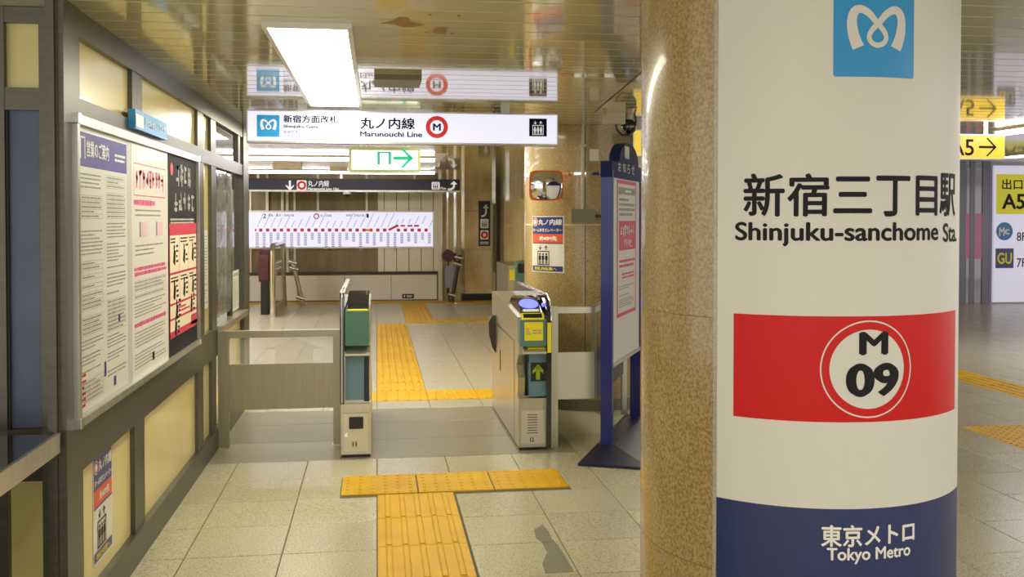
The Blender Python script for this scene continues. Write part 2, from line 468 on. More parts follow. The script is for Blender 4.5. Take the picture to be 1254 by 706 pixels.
# beyond: joined far tiles
bm = bmesh.new()
def far_tile(x0, x1, y0, y1):
    if x0 > 2.4-T*.3 and x0 < 2.55: return
    box(bm, x0+G/2, x1-G/2, y0+G/2, y1-G/2, -.006, 0)
r = 20.1
while r < 47:
    for q in range(-8, 30):
        if q == 0 and r < 33.0: continue
        if q == 1 and 33.0 < r < 40.5: continue
        far_tile(q*T, (q+1)*T, r*T, (r+1)*T)
    r += 1
for q in range(13, 30):
    for k in range(6, 20): far_tile(q*T, (q+1)*T, (k+.1)*T, (k+1.1)*T)
for q in range(-8, 13):
    for k in range(-6, 7):
        far_tile(q*T, (q+1)*T, (k+.45)*T, (k+1.45)*T)
o = finish('far_tiles', bm, M_tile, floor); tag(o, 'pale floor tiles farther off', kind='stuff')
for k in range(13): bar_tile(0, T, (20.1+k)*T, (21.1+k)*T, 'y', 6)
for k in range(8): bar_tile(T, 2*T, (33.1+k)*T-.02, (34.1+k)*T-.02, 'y', 5)
bm = bmesh.new()
box(bm, 2*T, 2.4, 33.3*T, 34.2*T, 0, .004); box(bm, -3, 2.3, 40.9*T, 42.2*T, 0, .004)
o = finish('tactile_strip', bm, M_yel, floor); tag(o, 'yellow tactile strips far past the gates')
bm = bmesh.new()
pts = [onZ(*q) for q in ((654, 648), (664, 642), (672, 650), (676, 660), (684, 668), (694, 684), (703, 700), (668, 702), (664, 690), (670, 676), (664, 664), (656, 658))]
prism(bm, [(q[0], q[1]) for q in pts], 'z', 0, .0006)
o = finish('floor_stain', bm, mat('grey_stain', (138, 134, 120), .4, alpha=.5), floor); o['label'] = 'grey worn patch on a floor tile'
# right-hand corridor tactile paving
for k in range(14): bar_tile(12.63*T, 13.6*T, (9+k)*T, (10+k)*T, 'y', 4)
for i in range(3):
    for j in range(2): dot_tile((9.85+i)*T, (10.85+i)*T, (13.45+j*.93)*T, (13.45+(j+1)*.93)*T, 7)
B('tactile_strip', M_yel, floor, (12.63*T, 13.6*T, 23.0*T, 30*T, 0, .004))

# ---- ceiling
HI = CEIL+.3; YS = 11.5                        # the right corridor's ceiling steps up beyond YS
ceil = B('ceiling', M_gap, None, (-4, 16, -3, YS, CEIL+.03, CEIL+.15), (-4, 2.62, YS, 22, CEIL+.03, CEIL+.15), (2.62, 16, YS, 22, HI+.03, HI+.15), (2.62, 16, YS-.1, YS, CEIL+.15, HI+.15), (2.5, 2.62, YS, 22, CEIL+.15, HI+.15)); tag(ceil, kind='structure')
P = .18
def slat_mesh(name, x0, x1, m):
    bm = bmesh.new(); w = P-.007
    prism(bm, [(-w/2, .03), (-w/2, .004), (-w/2+.004, 0), (w/2-.004, 0), (w/2, .004), (w/2, .03)], 'x', x0, x1)
    bmesh.ops.recalc_face_normals(bm, faces=bm.faces[:])
    me = bpy.data.meshes.new(name); bm.to_mesh(me); bm.free(); me.materials.append(m); return me
sm1 = slat_mesh('ceiling_slat', -3.9, 15.9, M_slat); sm2 = slat_mesh('ceiling_slat', -3.9, 15.9, M_slatw)
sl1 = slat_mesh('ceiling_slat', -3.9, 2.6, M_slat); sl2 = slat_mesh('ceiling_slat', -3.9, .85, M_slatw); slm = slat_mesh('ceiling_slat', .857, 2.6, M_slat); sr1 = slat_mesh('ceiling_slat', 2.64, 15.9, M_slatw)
y = -2.9; 
while y < 21.8:
    pale = 10.4 < y < 15.6  # paler colour here stands in for light reflected on the far ceiling
    if y < YS: link('ceiling_slat', sm1, None, ceil, (0, y, CEIL))
    else:
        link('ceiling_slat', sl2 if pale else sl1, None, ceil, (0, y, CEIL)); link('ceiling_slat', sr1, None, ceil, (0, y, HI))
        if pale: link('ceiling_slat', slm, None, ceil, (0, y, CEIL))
    y += P
# peeled paint and screw holes on the ceiling
bm = bmesh.new()
def patch(pts):
    vs_ = [onZ(px, py, CEIL-.001) for px, py in pts]
    prism(bm, [(v[0], v[1]) for v in vs_], 'z', CEIL-.0012, CEIL+.001)
patch([(466, 29), (484, 24), (488, 21), (500, 22), (504, 27), (520, 30), (505, 34), (490, 33), (484, 30)])
patch([(529, 40), (533, 33), (549, 33), (544, 42)])
o = finish('bare_patch', bm, M_peel, ceil); tag(o, 'bare brown patches where ceiling paint came off')
bm = bmesh.new()
for px, py in ((527, 18), (562, 19), (522, 39), (554, 41)):
    c = onZ(px, py, CEIL); cyl(bm, c[0], c[1], CEIL-.002, CEIL+.001, .006, 10)
finish('screw_hole', bm, M_black, ceil)
a = onZ(784.5, 89, CEIL); b = onZ(727, 138, CEIL); d = Vector(b)-Vector(a); a2 = Vector(a)-d*.6; b2 = Vector(b)
bm = bmesh.new(); n_ = Vector((-d.y, d.x, 0)).normalized()*.006
prism(bm, [tuple((p+q)[:2]) for p, q in ((a2, n_), (b2, n_), (b2, -n_), (a2, -n_))], 'z', CEIL-.001, CEIL+.002)
o = finish('trim_1', bm, M_steeld); tag(o, kind='structure')

# ---- left wall: steel grid with cream panels
wl_ = B('wall_left', M_steeld, None, (-1.30, -1.15, 3.86, 8.55, 0, CEIL)); tag(wl_, kind='structure')
FX = WX+.012
def frame(name, y0, y1, z0, z1, x1=FX, m=M_steel): return B(name, m, wl_, (-1.16, x1, y0, y1, z0, z1), bevel=.003)
frame('header_beam', 3.8, 8.62, 2.272, CEIL)
frame('middle_beam', 3.8, 8.62, 1.955, 2.045)
frame('lower_beam', 3.8, 6.98, .648, .845)
frame('base_rail', 3.8, 8.62, 0, .142, x1=WX+.018)
for y0, y1 in ((3.78, 3.80), (4.65, 4.84), (6.29, 6.49), (6.78, 6.99)):
    frame('mullion', y0, y1, 2.04, 2.275, x1=WX+.006)
for y0, y1 in ((8.09, 8.2),): frame('mullion', y0, y1, 2.04, 2.275, x1=WX+.006)
for y0, y1 in ((4.65, 4.84), (6.25, 6.44), (6.77, 6.95)): frame('mullion', y0, y1, .14, .65, x1=WX+.006)
for y0, y1 in ((6.27, 6.49), (6.78, 6.98)): frame('mullion', y0, y1, .84, 1.96, x1=WX+.008)
frame('end_post', 8.3, 8.62, 0, CEIL-.001, x1=WX+.02)
def panel(y0, y1, z0, z1, m=M_cream, name='cream_panel'): return B(name, m, wl_, (-1.15, -1.125, y0, y1, z0, z1))
for y0, y1 in ((3.8, 4.65), (4.84, 6.29), (6.49, 6.78), (6.99, 8.09), (8.2, 8.3)): panel(y0, y1, 2.045, 2.272, M_cream if y1 < 7 else M_dglass, 'cream_panel' if y1 < 7 else 'glass_pane')
for y0, y1 in ((3.8, 4.65), (4.84, 6.25), (6.44, 6.77)): panel(y0, y1, .142, .648)
panel(7.0, 8.3, .142, .80)
panel(6.49, 6.78, .845, 1.955)
panel(3.8, 6.27, .845, 1.955, M_steeld, 'board_backing')
B('window_sill', M_sst, wl_, (-1.15, WX+.05, 6.98, 8.3, .80, .845), bevel=.004)
B('glass_pane', M_dglass, wl_, (-1.15, -1.13, 6.99, 8.3, .845, 1.955))
B('window_bar', M_steeld, wl_, (-1.15, WX-.002, 7.74, 7.80, .845, 1.955), bevel=.003)
ps = bmesh.new()
nu, nv = 14, 20
g = [[ps.verts.new((WX+.004+.012*math.sin(i*1.7+j*.35)*math.sin(j*.6+i), 7.0+.72*i/nu, .9+1.04*j/nv)) for j in range(nv+1)] for i in range(nu+1)]
for i in range(nu):
    for j in range(nv): ps.faces.new([g[i][j], g[i+1][j], g[i+1][j+1], g[i][j+1]])
o = finish('plastic_sheet', ps, M_pvc, None, smooth=180); tag(o, 'crinkled clear plastic sheet taped over the office window left of the gates', 'plastic sheet')
# notices on the office window and narrow panel
def paper(name, label, mp, u0, u1, v0, v1, seed, head=None, cat='notice', group=None, n=.0):
    o = Print().rect(u0, u1, v0, v1).build(name, M_paper, None, mp, n, n+.0015); tag(o, label, cat, group)
    W_, H_ = u1-u0, v1-v0
    Print().dashes(u0+.08*W_, u1-.08*W_, v0+.06*H_, v1-(.2 if head else .06)*H_, max(4, int(H_/.022)), seed, .4).build('small_print', M_inkg, o, mp, n+.0021)
    if head: Print().rect(u0+.1*W_, u1-.1*W_, v1-.14*H_, v1-.07*H_).build('heading', head, o, mp, n+.0021)
    return o
paper('window_notice', 'white printed notice stuck on the glass at the far end of the office window', map_x(-1.13), 7.9, 8.25, .86, 1.18, 3, M_inkg, n=.001)
paper('panel_notice', 'narrow white notice on the cream panel right of the poster board', map_x(-1.125), 6.53, 6.74, 1.0, 1.52, 4, None, n=.001)

# ---- ticket-office front, facing the camera, left edge
wo = B('wall_office', M_steeld, None, (-3.9, -1.17, 3.86, 4.0, 0, CEIL)); tag(wo, kind='structure')
def fo(name, x0, x1, z0, z1, m=M_steel, y0=3.8): return B(name, m, wo, (x0, x1, y0, 3.86, z0, z1), bevel=.002)
for x0, x1 in ((-1.232, -1.15), (-1.47, -1.353), (-2.4, -2.3), (-3.3, -3.2)): fo('mullion', x0, x1, 0, CEIL-.001)
fo('header_beam', -3.9, -1.15, 2.316, CEIL-.002, y0=3.803); fo('middle_beam', -3.9, -1.15, 1.995, 2.077, y0=3.803); fo('lower_beam', -3.9, -1.15, .62, .815, M_steeld, y0=3.803)
for x0, x1 in ((-1.355, -1.23), (-2.3, -1.47), (-3.2, -2.4)):
    B('cream_panel', M_cream, wo, (x0, x1, 3.83, 3.86, 2.07, 2.32)); B('cream_panel', M_cream, wo, (x0, x1, 3.83, 3.86, 0, .62))
    B('frosted_window', M_bglass, wo, (x0, x1, 3.83, 3.86, .81, 2.0)); 
    B('window_frame', M_steeld, wo, (x0, x0+.008, 3.815, 3.86, .81, 2.0), (x1-.008, x1, 3.815, 3.86, .81, 2.0))
bm = bmesh.new(); box(bm, -1.155, -1.092, 3.6, 3.84, 0, CEIL-.001)
es = [e for e in bm.edges if abs(e.verts[0].co.z-e.verts[1].co.z) > 1]
bmesh.ops.bevel(bm, geom=es, offset=.025, segments=5, affect='EDGES')
o = finish('trim_2', bm, M_steel, smooth=40); tag(o, kind='structure')
ct = empty('ticket_counter', (-1.3, 3.0, 0), 'dark glossy counter ledge with a pale metal front edge at the lower left', 'counter')
B('counter_top', M_dglass, ct, (-1.8, -1.115, 1.2, 3.59, .80, .838), bevel=.003)
B('front_edge', M_alu, ct, (-1.118, -1.105, 1.2, 3.592, .772, .842), bevel=.003)
B('support_panel', M_steeld, ct, (-1.8, -1.74, 1.25, 3.55, 0, .80))

# ---- end wall past the gates
EY = 19.2
we = B('wall_back', M_bronze, None, (-4, 1.72, EY, EY+.2, 0, CEIL)); tag(we, kind='structure')
px = [303-57, 303-1, 421, 478, 535]
xs = [-4.0, -3.05, -2.13]
xe = onY(535, 300, EY)[0]; w_ = (onY(478, 300, EY)[0]-onY(421, 300, EY)[0])
x = xe
while x > -3.9:
    B('low_panel', M_white2, we, (x-w_+.006, x-.006, EY-.05, EY, .02, .505)); x -= w_
B('ledge', M_steeld, we, (-4, xe, EY-.07, EY, .51, .57))
xm = onY(463, 300, EY)[0]
B('metal_sheet', M_sst, we, (xm, xe+.05, EY-.035, EY, .57, 2.25))
n = 5
for i in range(n): 
    xx = xm+(xe+.05-xm)*(i+.5)/n; B('sheet_joint', M_steeld, we, (xx-.006, xx+.006, EY-.04, EY-.03, .57, 2.25))
for pxx, wd in ((307, .03), (327, .04), (346, .05), (352, .05), (361, .04)):
    xx = onY(pxx, 250, EY)[0]; B('wall_strip', M_sst, we, (xx-wd/2, xx+wd/2, EY-.05, EY, .57, CEIL-.001))
B('wall_header', M_bronze, we, (-4, xe+.1, EY-.06, EY, 2.25, CEIL-.001))
xg = onY(500, 360, EY-.05)
o = Print().rect(onY(492.5, 361, EY-.05)[0], onY(507, 361, EY-.05)[0], onY(500, 367.0, EY-.05)[2]+.03, onY(500, 361, EY-.05)[2]+.02).build('direction_plate', M_dsign, None, map_y(EY-.05), 0, .006)
tag(o, 'tiny dark direction plate low on the white end wall panels', 'sign')
u0 = onY(492.5, 361, EY-.05)[0]; v0 = onY(500, 367.0, EY-.05)[2]+.03; v1 = onY(500, 361, EY-.05)[2]+.02
p = Print(); arrow(p, u0+.045, (v0+v1)/2, .05, PI/2, .25); p.dashes(u0+.09, u0+.21, v0+.02, v1-.02, 2, 5, .6); p.build('lettering', M_prw, o, map_y(EY-.05), .008)

# end wall right part, marble recess and square post
wr2 = B('wall_recess', M_marble, None, (1.72, 2.6, EY+.32, EY+.5, 0, CEIL)); tag(wr2, kind='structure')
tr = B('trim_3', M_sst, None, (xe+.02, xe+.10, EY-.12, EY-.0, 0, CEIL-.001)); tag(tr, kind='structure')
mp_ = B('marble_panel', M_marble, we, (xe+.1, 1.72, EY-.01, EY, 0, CEIL-.001))
for pxx, wd in ((548, .035), (557, .05)):
    xx = onY(pxx, 300, EY)[0]; B('steel_strip', M_chrome, we, (xx-wd/2, xx+wd/2, EY-.03, EY, .1, CEIL-.001))
sp = empty('square_column', (2.0, 19.1, 0), 'square pale marble column at the far end with a black foot', 'column')
x0, x1 = onY(567, 366, 18.9)[0], onY(606, 366, 18.9)[0]
B('shaft', M_marble, sp, (x0, x1, 18.9, 19.45, .14, CEIL-.001), bevel=.01)
B('foot', M_black, sp, (x0-.02, x1, 18.88, 19.46, 0, .14))
B('corner_strip', M_chrome, sp, (x0-.03, x0+.03, 18.885, 18.93, .14, CEIL-.002)); B('corner_strip', M_chrome, sp, (x1-.06, x1+.01, 18.885, 18.93, .14, CEIL-.002))
for z in (1.0, 1.75): B('joint', M_steeld, sp, (x0+.03, x1-.06, 18.894, 18.9, z, z+.006))
# direction sign on that column
mpp = map_y(18.895)
u0, u1 = onY(586, 246, 18.9)[0], onY(600, 246, 18.9)[0]; v1, v0 = onY(590, 246, 18.9)[2], onY(590, 301, 18.9)[2]
o = Print().rect(u0, u1, v0, v1).build('column_direction_sign', M_dsign, None, mpp, 0, .02); tag(o, 'tall dark direction sign with arrow and red ring on the far marble column', 'sign')
um = (u0+u1)/2; p = Print(); p.stroke(spline([(um-.06, v1-.3), (um, v1-.28), (um+.03, v1-.22), (um+.03, v1-.1)], 4), .035); p.poly([(um-.03, v1-.14), (um+.03, v1-.06), (um+.09, v1-.14)])
p.rrect(um-.08, um+.08, v1-.53, v1-.35, .015).rrect(um-.08, um+.08, v1-.75, v1-.57, .015); p.dashes(u0+.03, u1-.03, v0+.03, v0+.09, 2, 4, .6); p.build('lettering', M_prw, o, mpp, .022)
p = Print(); p.ring(um, v1-.66, .035, .07); p.build('ring', M_red, o, mpp, .024)
p = Print(); lift_icon(p, um, v1-.44, .13); p.build('pictogram', M_ink, o, mpp, .024)

# right marble wall
wr = B('wall_right', M_marble, None, (2.41, 2.6, 9.1, EY+.5, 0, CEIL)); tag(wr, kind='structure')
yy = 9.1
while yy < 19:
    B('joint', M_steeld, wr, (2.406, 2.412, yy-.004, yy+.004, 0, CEIL-.001)); yy += 1.4
nb = empty('notice_board', (2.4, 16.8, 1.0), 'cream notice board on the marble wall behind the round column', 'notice board')
B('board', M_cream, nb, (2.35, 2.395, 15.7, 17.9, .5, 1.93), bevel=.004)
p = Print(); p.dashes(16.9, 17.5, 1.25, 1.7, 9, 9, .35, ch=.04); 
bm = bmesh.new()
for f in p.f: bm.faces.new([bm.verts.new((2.348, p.v[i][0], p.v[i][1])) for i in f])
finish('small_print', bm, M_red, nb)
# left hall wall far behind the office and far right walls
w4 = B('wall_hall', M_cream, None, (-3.95, -3.8, 4.0, EY, 0, CEIL)); tag(w4, kind='structure')
w4b = B('wall_rear_office', M_steeld, None, (-3.9, -1.3, 8.45, 8.55, 0, CEIL)); tag(w4b, kind='structure')

# far right: shop wall at the end of the right corridor
FY = 16.9
wf = B('wall_corridor', M_wallgrey, None, (2.6, 16, FY, FY+.2, 0, HI)); tag(wf, kind='structure')
B('pink_band', mat('pink_reflection', (212, 130, 168), .35), wf, (9, onY(1207, 300, FY)[0], FY-.010, FY, .85, 1.7))  # faint pink reflection on the shutters, painted as a flat band
for pxx, wd in ((1177, .16), (1190, .10), (1207, .16)):
    xx = onY(pxx, 300, FY)[0]; B('door_post', mat('door_post_grey', (104, 104, 116), .35, .5), wf, (xx-wd/2, xx+wd/2, FY-.014, FY, 0, HI-.001))
B('glazed_door', mat('door_glass_grey', (176, 174, 190), .1, 0, coat=.5), wf, (onY(1178, 300, FY)[0]+.08, onY(1206, 300, FY)[0]-.08, FY-.006, FY-.001, .02, 2.55))
fd_ = .07
fd = empty('exit_board', (13, FY, 0), 'backlit white exit board listing A5 and shop floors at the right edge', 'sign')
u0 = onY(1210, 300, FY)[0]+fd_
B('lit_panel', M_litdim, fd, (u0, u0+3, FY-.06, FY-.0145, .03, 2.6))
mpf = map_y(FY-.06)
def F(px, py): q = onY(px, py, FY-.06); return q[0], q[2]
def frect(p, a, b, c, d): x0, z1 = F(a, b); x1, z0 = F(c, d); return p.rect(x0, x1, z0, z1)
def ftext(p, s, a, b, c, d, off=0): x0, z1 = F(a, b); x1, z0 = F(c, d); return p.text(s, x0, x1, z0, z1, off)
frect(Print(), 1220, 213, 1268, 262).build('exit_label', mat('exit_yellow', (226, 218, 40), .4, emit=.12), fd, mpf, .004)
p = Print(); ftext(p, '出口', 1227, 219, 1252, 232, .02); ftext(p, 'A5', 1227, 237, 1255, 256, .03); ftext(p, '8F', 1245, 284, 1256, 295, .01); ftext(p, '7F', 1245, 316, 1256, 327, .01); p.build('lettering', M_ink, fd, mpf, .006)
c = F(1230, 283); Print().disc(c[0], c[1], .17).build('round_logo', mat('logo_blue', (60, 130, 200), .4), fd, mpf, .004)
p = Print(); p.text('M', c[0]-.11, c[0]+.0, c[1]-.09, c[1]+.08, .04); p.text('c', c[0]+.0, c[0]+.1, c[1]-.06, c[1]+.04, .04); p.build('logo_letters', M_prw, fd, mpf, .006)
p = Print(); frect(p, 1219, 304, 1241, 328).build('square_logo', M_navy, fd, mpf, .004)
p = Print(); ftext(p, 'GU', 1221, 309, 1239, 323, .04); p.build('logo_letters', M_yink, fd, mpf, .006)

# ================================================================== LIGHTS AND HANGING SIGNS
def troffer(name, x0, x1, y0, y1, label, group=None, m=None):
    r_ = empty(name, ((x0+x1)/2, (y0+y1)/2, CEIL), label, 'ceiling light', group)
    B('frame', M_white2, r_, (x0-.02, x0, y0-.02, y1+.02, CEIL-.022, CEIL+.004), (x1, x1+.02, y0-.02, y1+.02, CEIL-.022, CEIL+.004), (x0, x1, y0-.02, y0, CEIL-.022, CEIL+.004), (x0, x1, y1, y1+.02, CEIL-.022, CEIL+.004))
    B('diffuser', m or M_light, r_, (x0, x1, y0, y1, CEIL-.016, CEIL+.003))
    return r_
troffer('ceiling_light', -.43, -.115, 3.98, 6.68, 'long bright fluorescent ceiling light above the passage to the gates')
troffer('ceiling_light', -.43, -.115, -2.2, .5, 'fluorescent ceiling light behind the viewpoint')
troffer('ceiling_light', 3.9, 4.2, .4, 3.1, 'fluorescent ceiling light right of the big round pillar', None, M_lightc)
troffer('ceiling_light', 7.6, 7.9, 8.5, 11.2, 'fluorescent ceiling light deep in the right corridor', None, M_lightc)
troffer('ceiling_light', 3.2, 3.5, 8.6, 11.3, 'fluorescent ceiling light behind the round column in the right corridor')
def strip_light(y, x0, x1, label):
    r_ = empty('strip_light', ((x0+x1)/2, y, CEIL), label, 'ceiling light')
    B('housing', M_white2, r_, (x0, x1, y-.05, y+.05, CEIL-.025, CEIL+.003)); TB('tube', M_tube, r_, [(x0+.03, y, CEIL-.045), (x1-.03, y, CEIL-.045)], .02)
strip_light(12.2, -1.75, .75, 'crosswise fluorescent strip light on the ceiling past the gates, nearer one')
strip_light(15.6, -2.1, .95, 'crosswise fluorescent strip light on the ceiling just before the dark sign')
tl = empty('tube_light', (5.35, 7.2, CEIL), 'bare fluorescent tube light on the right corridor ceiling beside the yellow sign', 'ceiling light')
q = onZ(1221, 164.3, 2.335)
B('housing', M_white2, tl, (q[0]-.04, q[0]+.04, q[1]-2.4, q[1]+.02, CEIL-.02, CEIL+.002)); TB('tube', M_tube, tl, [(q[0], q[1]-2.4, 2.335), (q[0], q[1], 2.335)], .02)

troffer('ceiling_light', -.85, -.55, 7.3, 9.6, 'added fill light just past the gates, left of the passage')  # extra fixture added to brighten the dark area past the gates
troffer('ceiling_light', .55, .85, 7.3, 9.6, 'added fill light past the gates, hidden behind the hanging sign')  # its twin, added for more light beyond the gates, out of view
troffer('ceiling_light', -3.3, -2.8, 9.6, 16.5, 'added fill light in the hall behind the ticket office', None, M_lightc)  # unseen, added to light the far floor and walls from the left
troffer('ceiling_light', 1.95, 2.2, 9.4, 11.3, 'added fill light past the gates, screened by the round column', None, M_lightc)  # added out of view to lift the far floor
troffer('ceiling_light', -2.2, -1.7, 9.2, 10.1, 'square fill light added behind the ticket office', None, M_lightc)  # second unseen fixture added on the hall side for the far floor
# main hanging sign
SY = 6.74
ms = empty('hanging_gate_sign', (.2, SY, 2.33), 'long backlit white sign with line name hanging above the ticket gates', 'sign')
sx0, sx1, sz0, sz1 = -.858, 1.259, 2.122, 2.322
B('lightbox', M_alu, ms, (sx0-.008, sx1+.008, SY+.004, SY+.12, sz0-.012, sz1+.01), bevel=.004)
B('face', M_lit, ms, (sx0, sx1, SY, SY+.02, sz0, sz1))
for xx in (-.5, .9): B('hanger', M_alu, ms, (xx-.03, xx+.03, SY+.04, SY+.08, sz1, CEIL))
mps = map_y(SY)
def S(px, py): q = onY(px, py, SY); return q[0], q[2]
def srect(p, a, b, c, d): x0, z1 = S(a, b); x1, z0 = S(c, d); return p.rect(x0, x1, z0, z1)
def stext(p, s, a, b, c, d, off=0, res=3): x0, z1 = S(a, b); x1, z0 = S(c, d); return p.text(s, x0, x1, z0, z1, off, res)
srect(Print(), 314.5, 140.5, 342.5, 167.5).build('logo_square', mat('sign_sky_blue', (40, 160, 226), .3, emit=.15), ms, mps, .002)
x0, z1 = S(314.5, 140.5); x1, z0 = S(342.5, 167.5); p = Print(); logo_stroke(p, x0, x1, z0, z1, 3); p.build('logo', mat('lit_print_white', (240, 240, 250), .4, emit=.2), ms, mps, .004)
p = Print(); stext(p, '新宿方面改札', 347, 140.5, 414, 151, .03); stext(p, 'Shinjuku Gate', 347, 152.5, 390, 158, .035); stext(p, '丸ノ内線', 441, 143.5, 508, 158.5, .025)
stext(p, 'Marunouchi Line', 441, 160.5, 517, 168, .03); p.build('lettering', M_litink, ms, mps, .003)
p = Print(); stext(p, '新宿检票口', 347, 159.5, 370, 163.5, .0, 2); stext(p, '신주쿠 개찰', 347, 164.7, 369, 168.5, 0, 2); p.build('small_lettering', M_inkb, ms, mps, .003)
c = S(535, 155.5); Rr = S(548.5, 155)[0]-c[0]
Print().ring(c[0], c[1], Rr*.62, Rr, 48).build('red_ring', mat('lit_red', (226, 52, 48), .4, emit=.12), ms, mps, .003)
p = Print(); p.text('M', c[0]-Rr*.36, c[0]+Rr*.36, c[1]-Rr*.33, c[1]+Rr*.33, .04); p.build('ring_letter', M_ink, ms, mps, .003)
srect(Print(), 648, 145, 669.5, 167).build('pictogram_square', M_litink, ms, mps, .002)
c = S(658.7, 155.8); p = Print(); lift_icon(p, c[0], c[1]-.004, .098); p.build('pictogram', mat('lit_print_white', (240, 240, 250)), ms, mps, .004)

# hatch box on the ceiling
o = empty('ceiling_box', (.12, 5.4, CEIL), 'shallow beige box on the ceiling just before the hanging sign', 'ceiling box')
B('box', M_gbox, o, (-.01, .245, 5.3, 5.62, CEIL-.03, CEIL+.003), bevel=.005); B('lip', M_alu, o, (-.02, .255, 5.62, 5.65, CEIL-.012, CEIL+.003))

# exit sign
EX = 8.3
es_ = empty('exit_sign', (.05, EX, 2.3), 'small lit emergency exit sign with green arrow hanging behind the main sign', 'sign')
x0, z1 = onY(427, 181, EX)[0], onY(427, 181, EX)[2]; x1, z0 = onY(515, 181, EX)[0], onY(427, 209, EX)[2]
B('case', mat('exit_case', (196, 196, 150), .5), es_, (x0, x1, EX+.004, EX+.09, z0-.012, z1+.012), bevel=.006)
B('face', M_lite, es_, (x0+.025, x1-.025, EX, EX+.02, z0+.012, z1-.018))
for xx in (x0+.1, x1-.1): B('hanger', M_white2, es_, (xx-.012, xx+.012, EX+.04, EX+.065, z1-.002, CEIL))
me_ = map_y(EX)
def E_(px, py): q = onY(px, py, EX); return q[0], q[2]
p = Print()
a = E_(462, 185.5); b = E_(479, 201.5)
p.rect(a[0], b[0], a[1]-.014, a[1]); p.rect(a[0], a[0]+.022, b[1], a[1]); p.rect(b[0]-.022, b[0], b[1], a[1])
c = E_(494, 193.5); arrow(p, c[0], c[1], .17, 0, .17, .5); p.build('green_arrow', M_egreen, es_, me_, .002)

# dark sign
DY = 17.0
ds = empty('dark_hanging_sign', (-.3, DY, 2.3), 'long dark navy direction sign hanging far beyond the gates', 'sign')
x0 = -2.4; x1, z1 = onY(563, 219.5, DY)[0], onY(563, 219.5, DY)[2]; z0 = onY(563, 234.5, DY)[2]
B('board', M_dsign, ds, (x0, x1, DY, DY+.1, z0+.02, z1)); B('lower_rail', M_alu, ds, (x0, x1, DY-.005, DY+.105, z0-.01, z0+.02))
for xx in (-2, -.6, 1.1): B('hanger', M_alu, ds, (xx-.02, xx+.02, DY+.03, DY+.07, z1, CEIL))
md = map_y(DY)
def D_(px, py): q = onY(px, py, DY); return q[0], q[2]
M_lw = mat('lit_print_white', (240, 240, 250))
p = Print(); c = D_(355, 227); arrow(p, c[0], c[1], .17, -PI/2, .2, .42)
a = D_(363.5, 220.5); b = D_(375.5, 233); p.rrect(a[0], b[0], b[1], a[1], .02)
a = D_(377, 220.5); b = D_(403, 228.5); p.text('丸ノ内線', a[0], b[0], b[1], a[1], .015)
a = D_(377, 229.3); b = D_(415, 232.5); p.text('Marunouchi Line 10m', a[0], b[0], b[1], a[1], .02)
a = D_(528.5, 222.5); b = D_(538.5, 232); p.rrect(a[0], b[0], b[1], a[1], .02); a = D_(539, 229); b = D_(546, 232); p.text('75m', a[0], b[0], b[1], a[1], .01)
c = D_(554, 227); p.stroke(spline([(c[0]-.08, c[1]-.07), (c[0]-.01, c[1]-.06), (c[0]+.025, c[1]-.02), (c[0]+.025, c[1]+.03)], 4), .035); p.poly([(c[0]-.04, c[1]+.02), (c[0]+.025, c[1]+.08), (c[0]+.09, c[1]+.02)])
p.build('lettering', M_lw, ds, md, .003)
c = D_(369.5, 226.8); Print().ring(c[0], c[1], .04, .075).build('red_ring', M_red, ds, md, .005)
c = D_(533.5, 227.2); p = Print(); lift_icon(p, c[0], c[1], .12); p.build('pictogram', M_ink, ds, md, .005)
dc = empty('dome_camera', onY(425, 238, DY-.2), 'little dome camera under the dark hanging sign', 'security camera')
q = onY(425, 237, DY+.05); bm = bmesh.new(); cyl(bm, q[0], DY+.05, z0-.05, z0-.009, .07, 20); finish('housing', bm, M_white2, dc, smooth=40)
bm = bmesh.new(); bmesh.ops.create_uvsphere(bm, u_segments=16, v_segments=8, radius=.05, matrix=Matrix.Translation((q[0], DY+.05, z0-.055))); finish('dome', bm, M_black, dc, smooth=180)
# boxes on the far ceiling
for i, (pa, pb, py, lab) in enumerate(((334, 368, 206, 'beige box under the far ceiling at the left, between the two strip lights'), (404, 425, 203, 'smaller beige box under the far ceiling near the exit sign'))):
    Y = 13.6 if i == 0 else 14.8; x0 = onY(pa, py, Y)[0]; x1 = onY(pb, py, Y)[0]; zb = onY(pa, py, Y)[2]
    o = B('ceiling_box', M_box, None, (x0, x1, Y, Y+.35, min(zb, CEIL-.05), CEIL), bevel=.01); tag(o, lab, 'ceiling box')

# route map lightbox
MY = 19.0
rm = empty('route_map', (-.7, MY, 1.4), 'wide backlit white railway route map on the end wall', 'map sign')
mx0, mx1 = onY(304.5, 280, MY)[0], onY(530, 280, MY)[0]; mz1, mz0 = onY(400, 259.5, MY)[2], onY(400, 302, MY)[2]
B('frame', M_alu, rm, (mx0-.03, mx1+.03, MY+.005, MY+.15, mz0-.03, mz1+.03), bevel=.008); B('face', M_lit, rm, (mx0, mx1, MY, MY+.02, mz0, mz1))
for pxx in (389, 449, 508, 327): xx = onY(pxx, 250, MY)[0]; B('hanger', M_sst, rm, (xx-.02, xx+.02, MY+.06, MY+.1, mz1, CEIL))
mm = map_y(MY)
def R_(px, py): q = onY(px, py, MY); return q[0], q[2]
p = Print()
stations = [315+8.43*i for i in range(26)]
for i in range(25):
    a, zc = R_(stations[i]+2.3, 281.5); b, _ = R_(stations[i+1]-2.0, 281.5)
    if i in (19,): continue
    p.rect(a, b, zc-.03, zc+.03)
a = R_(312, 281.5); p.rect(a[0], a[0]+.03, a[1]-.022, a[1]+.022)
a = R_(476, 281.5); b = R_(486, 276.3); p.stroke([a, b, (b[0]+.03, b[1])], .045)
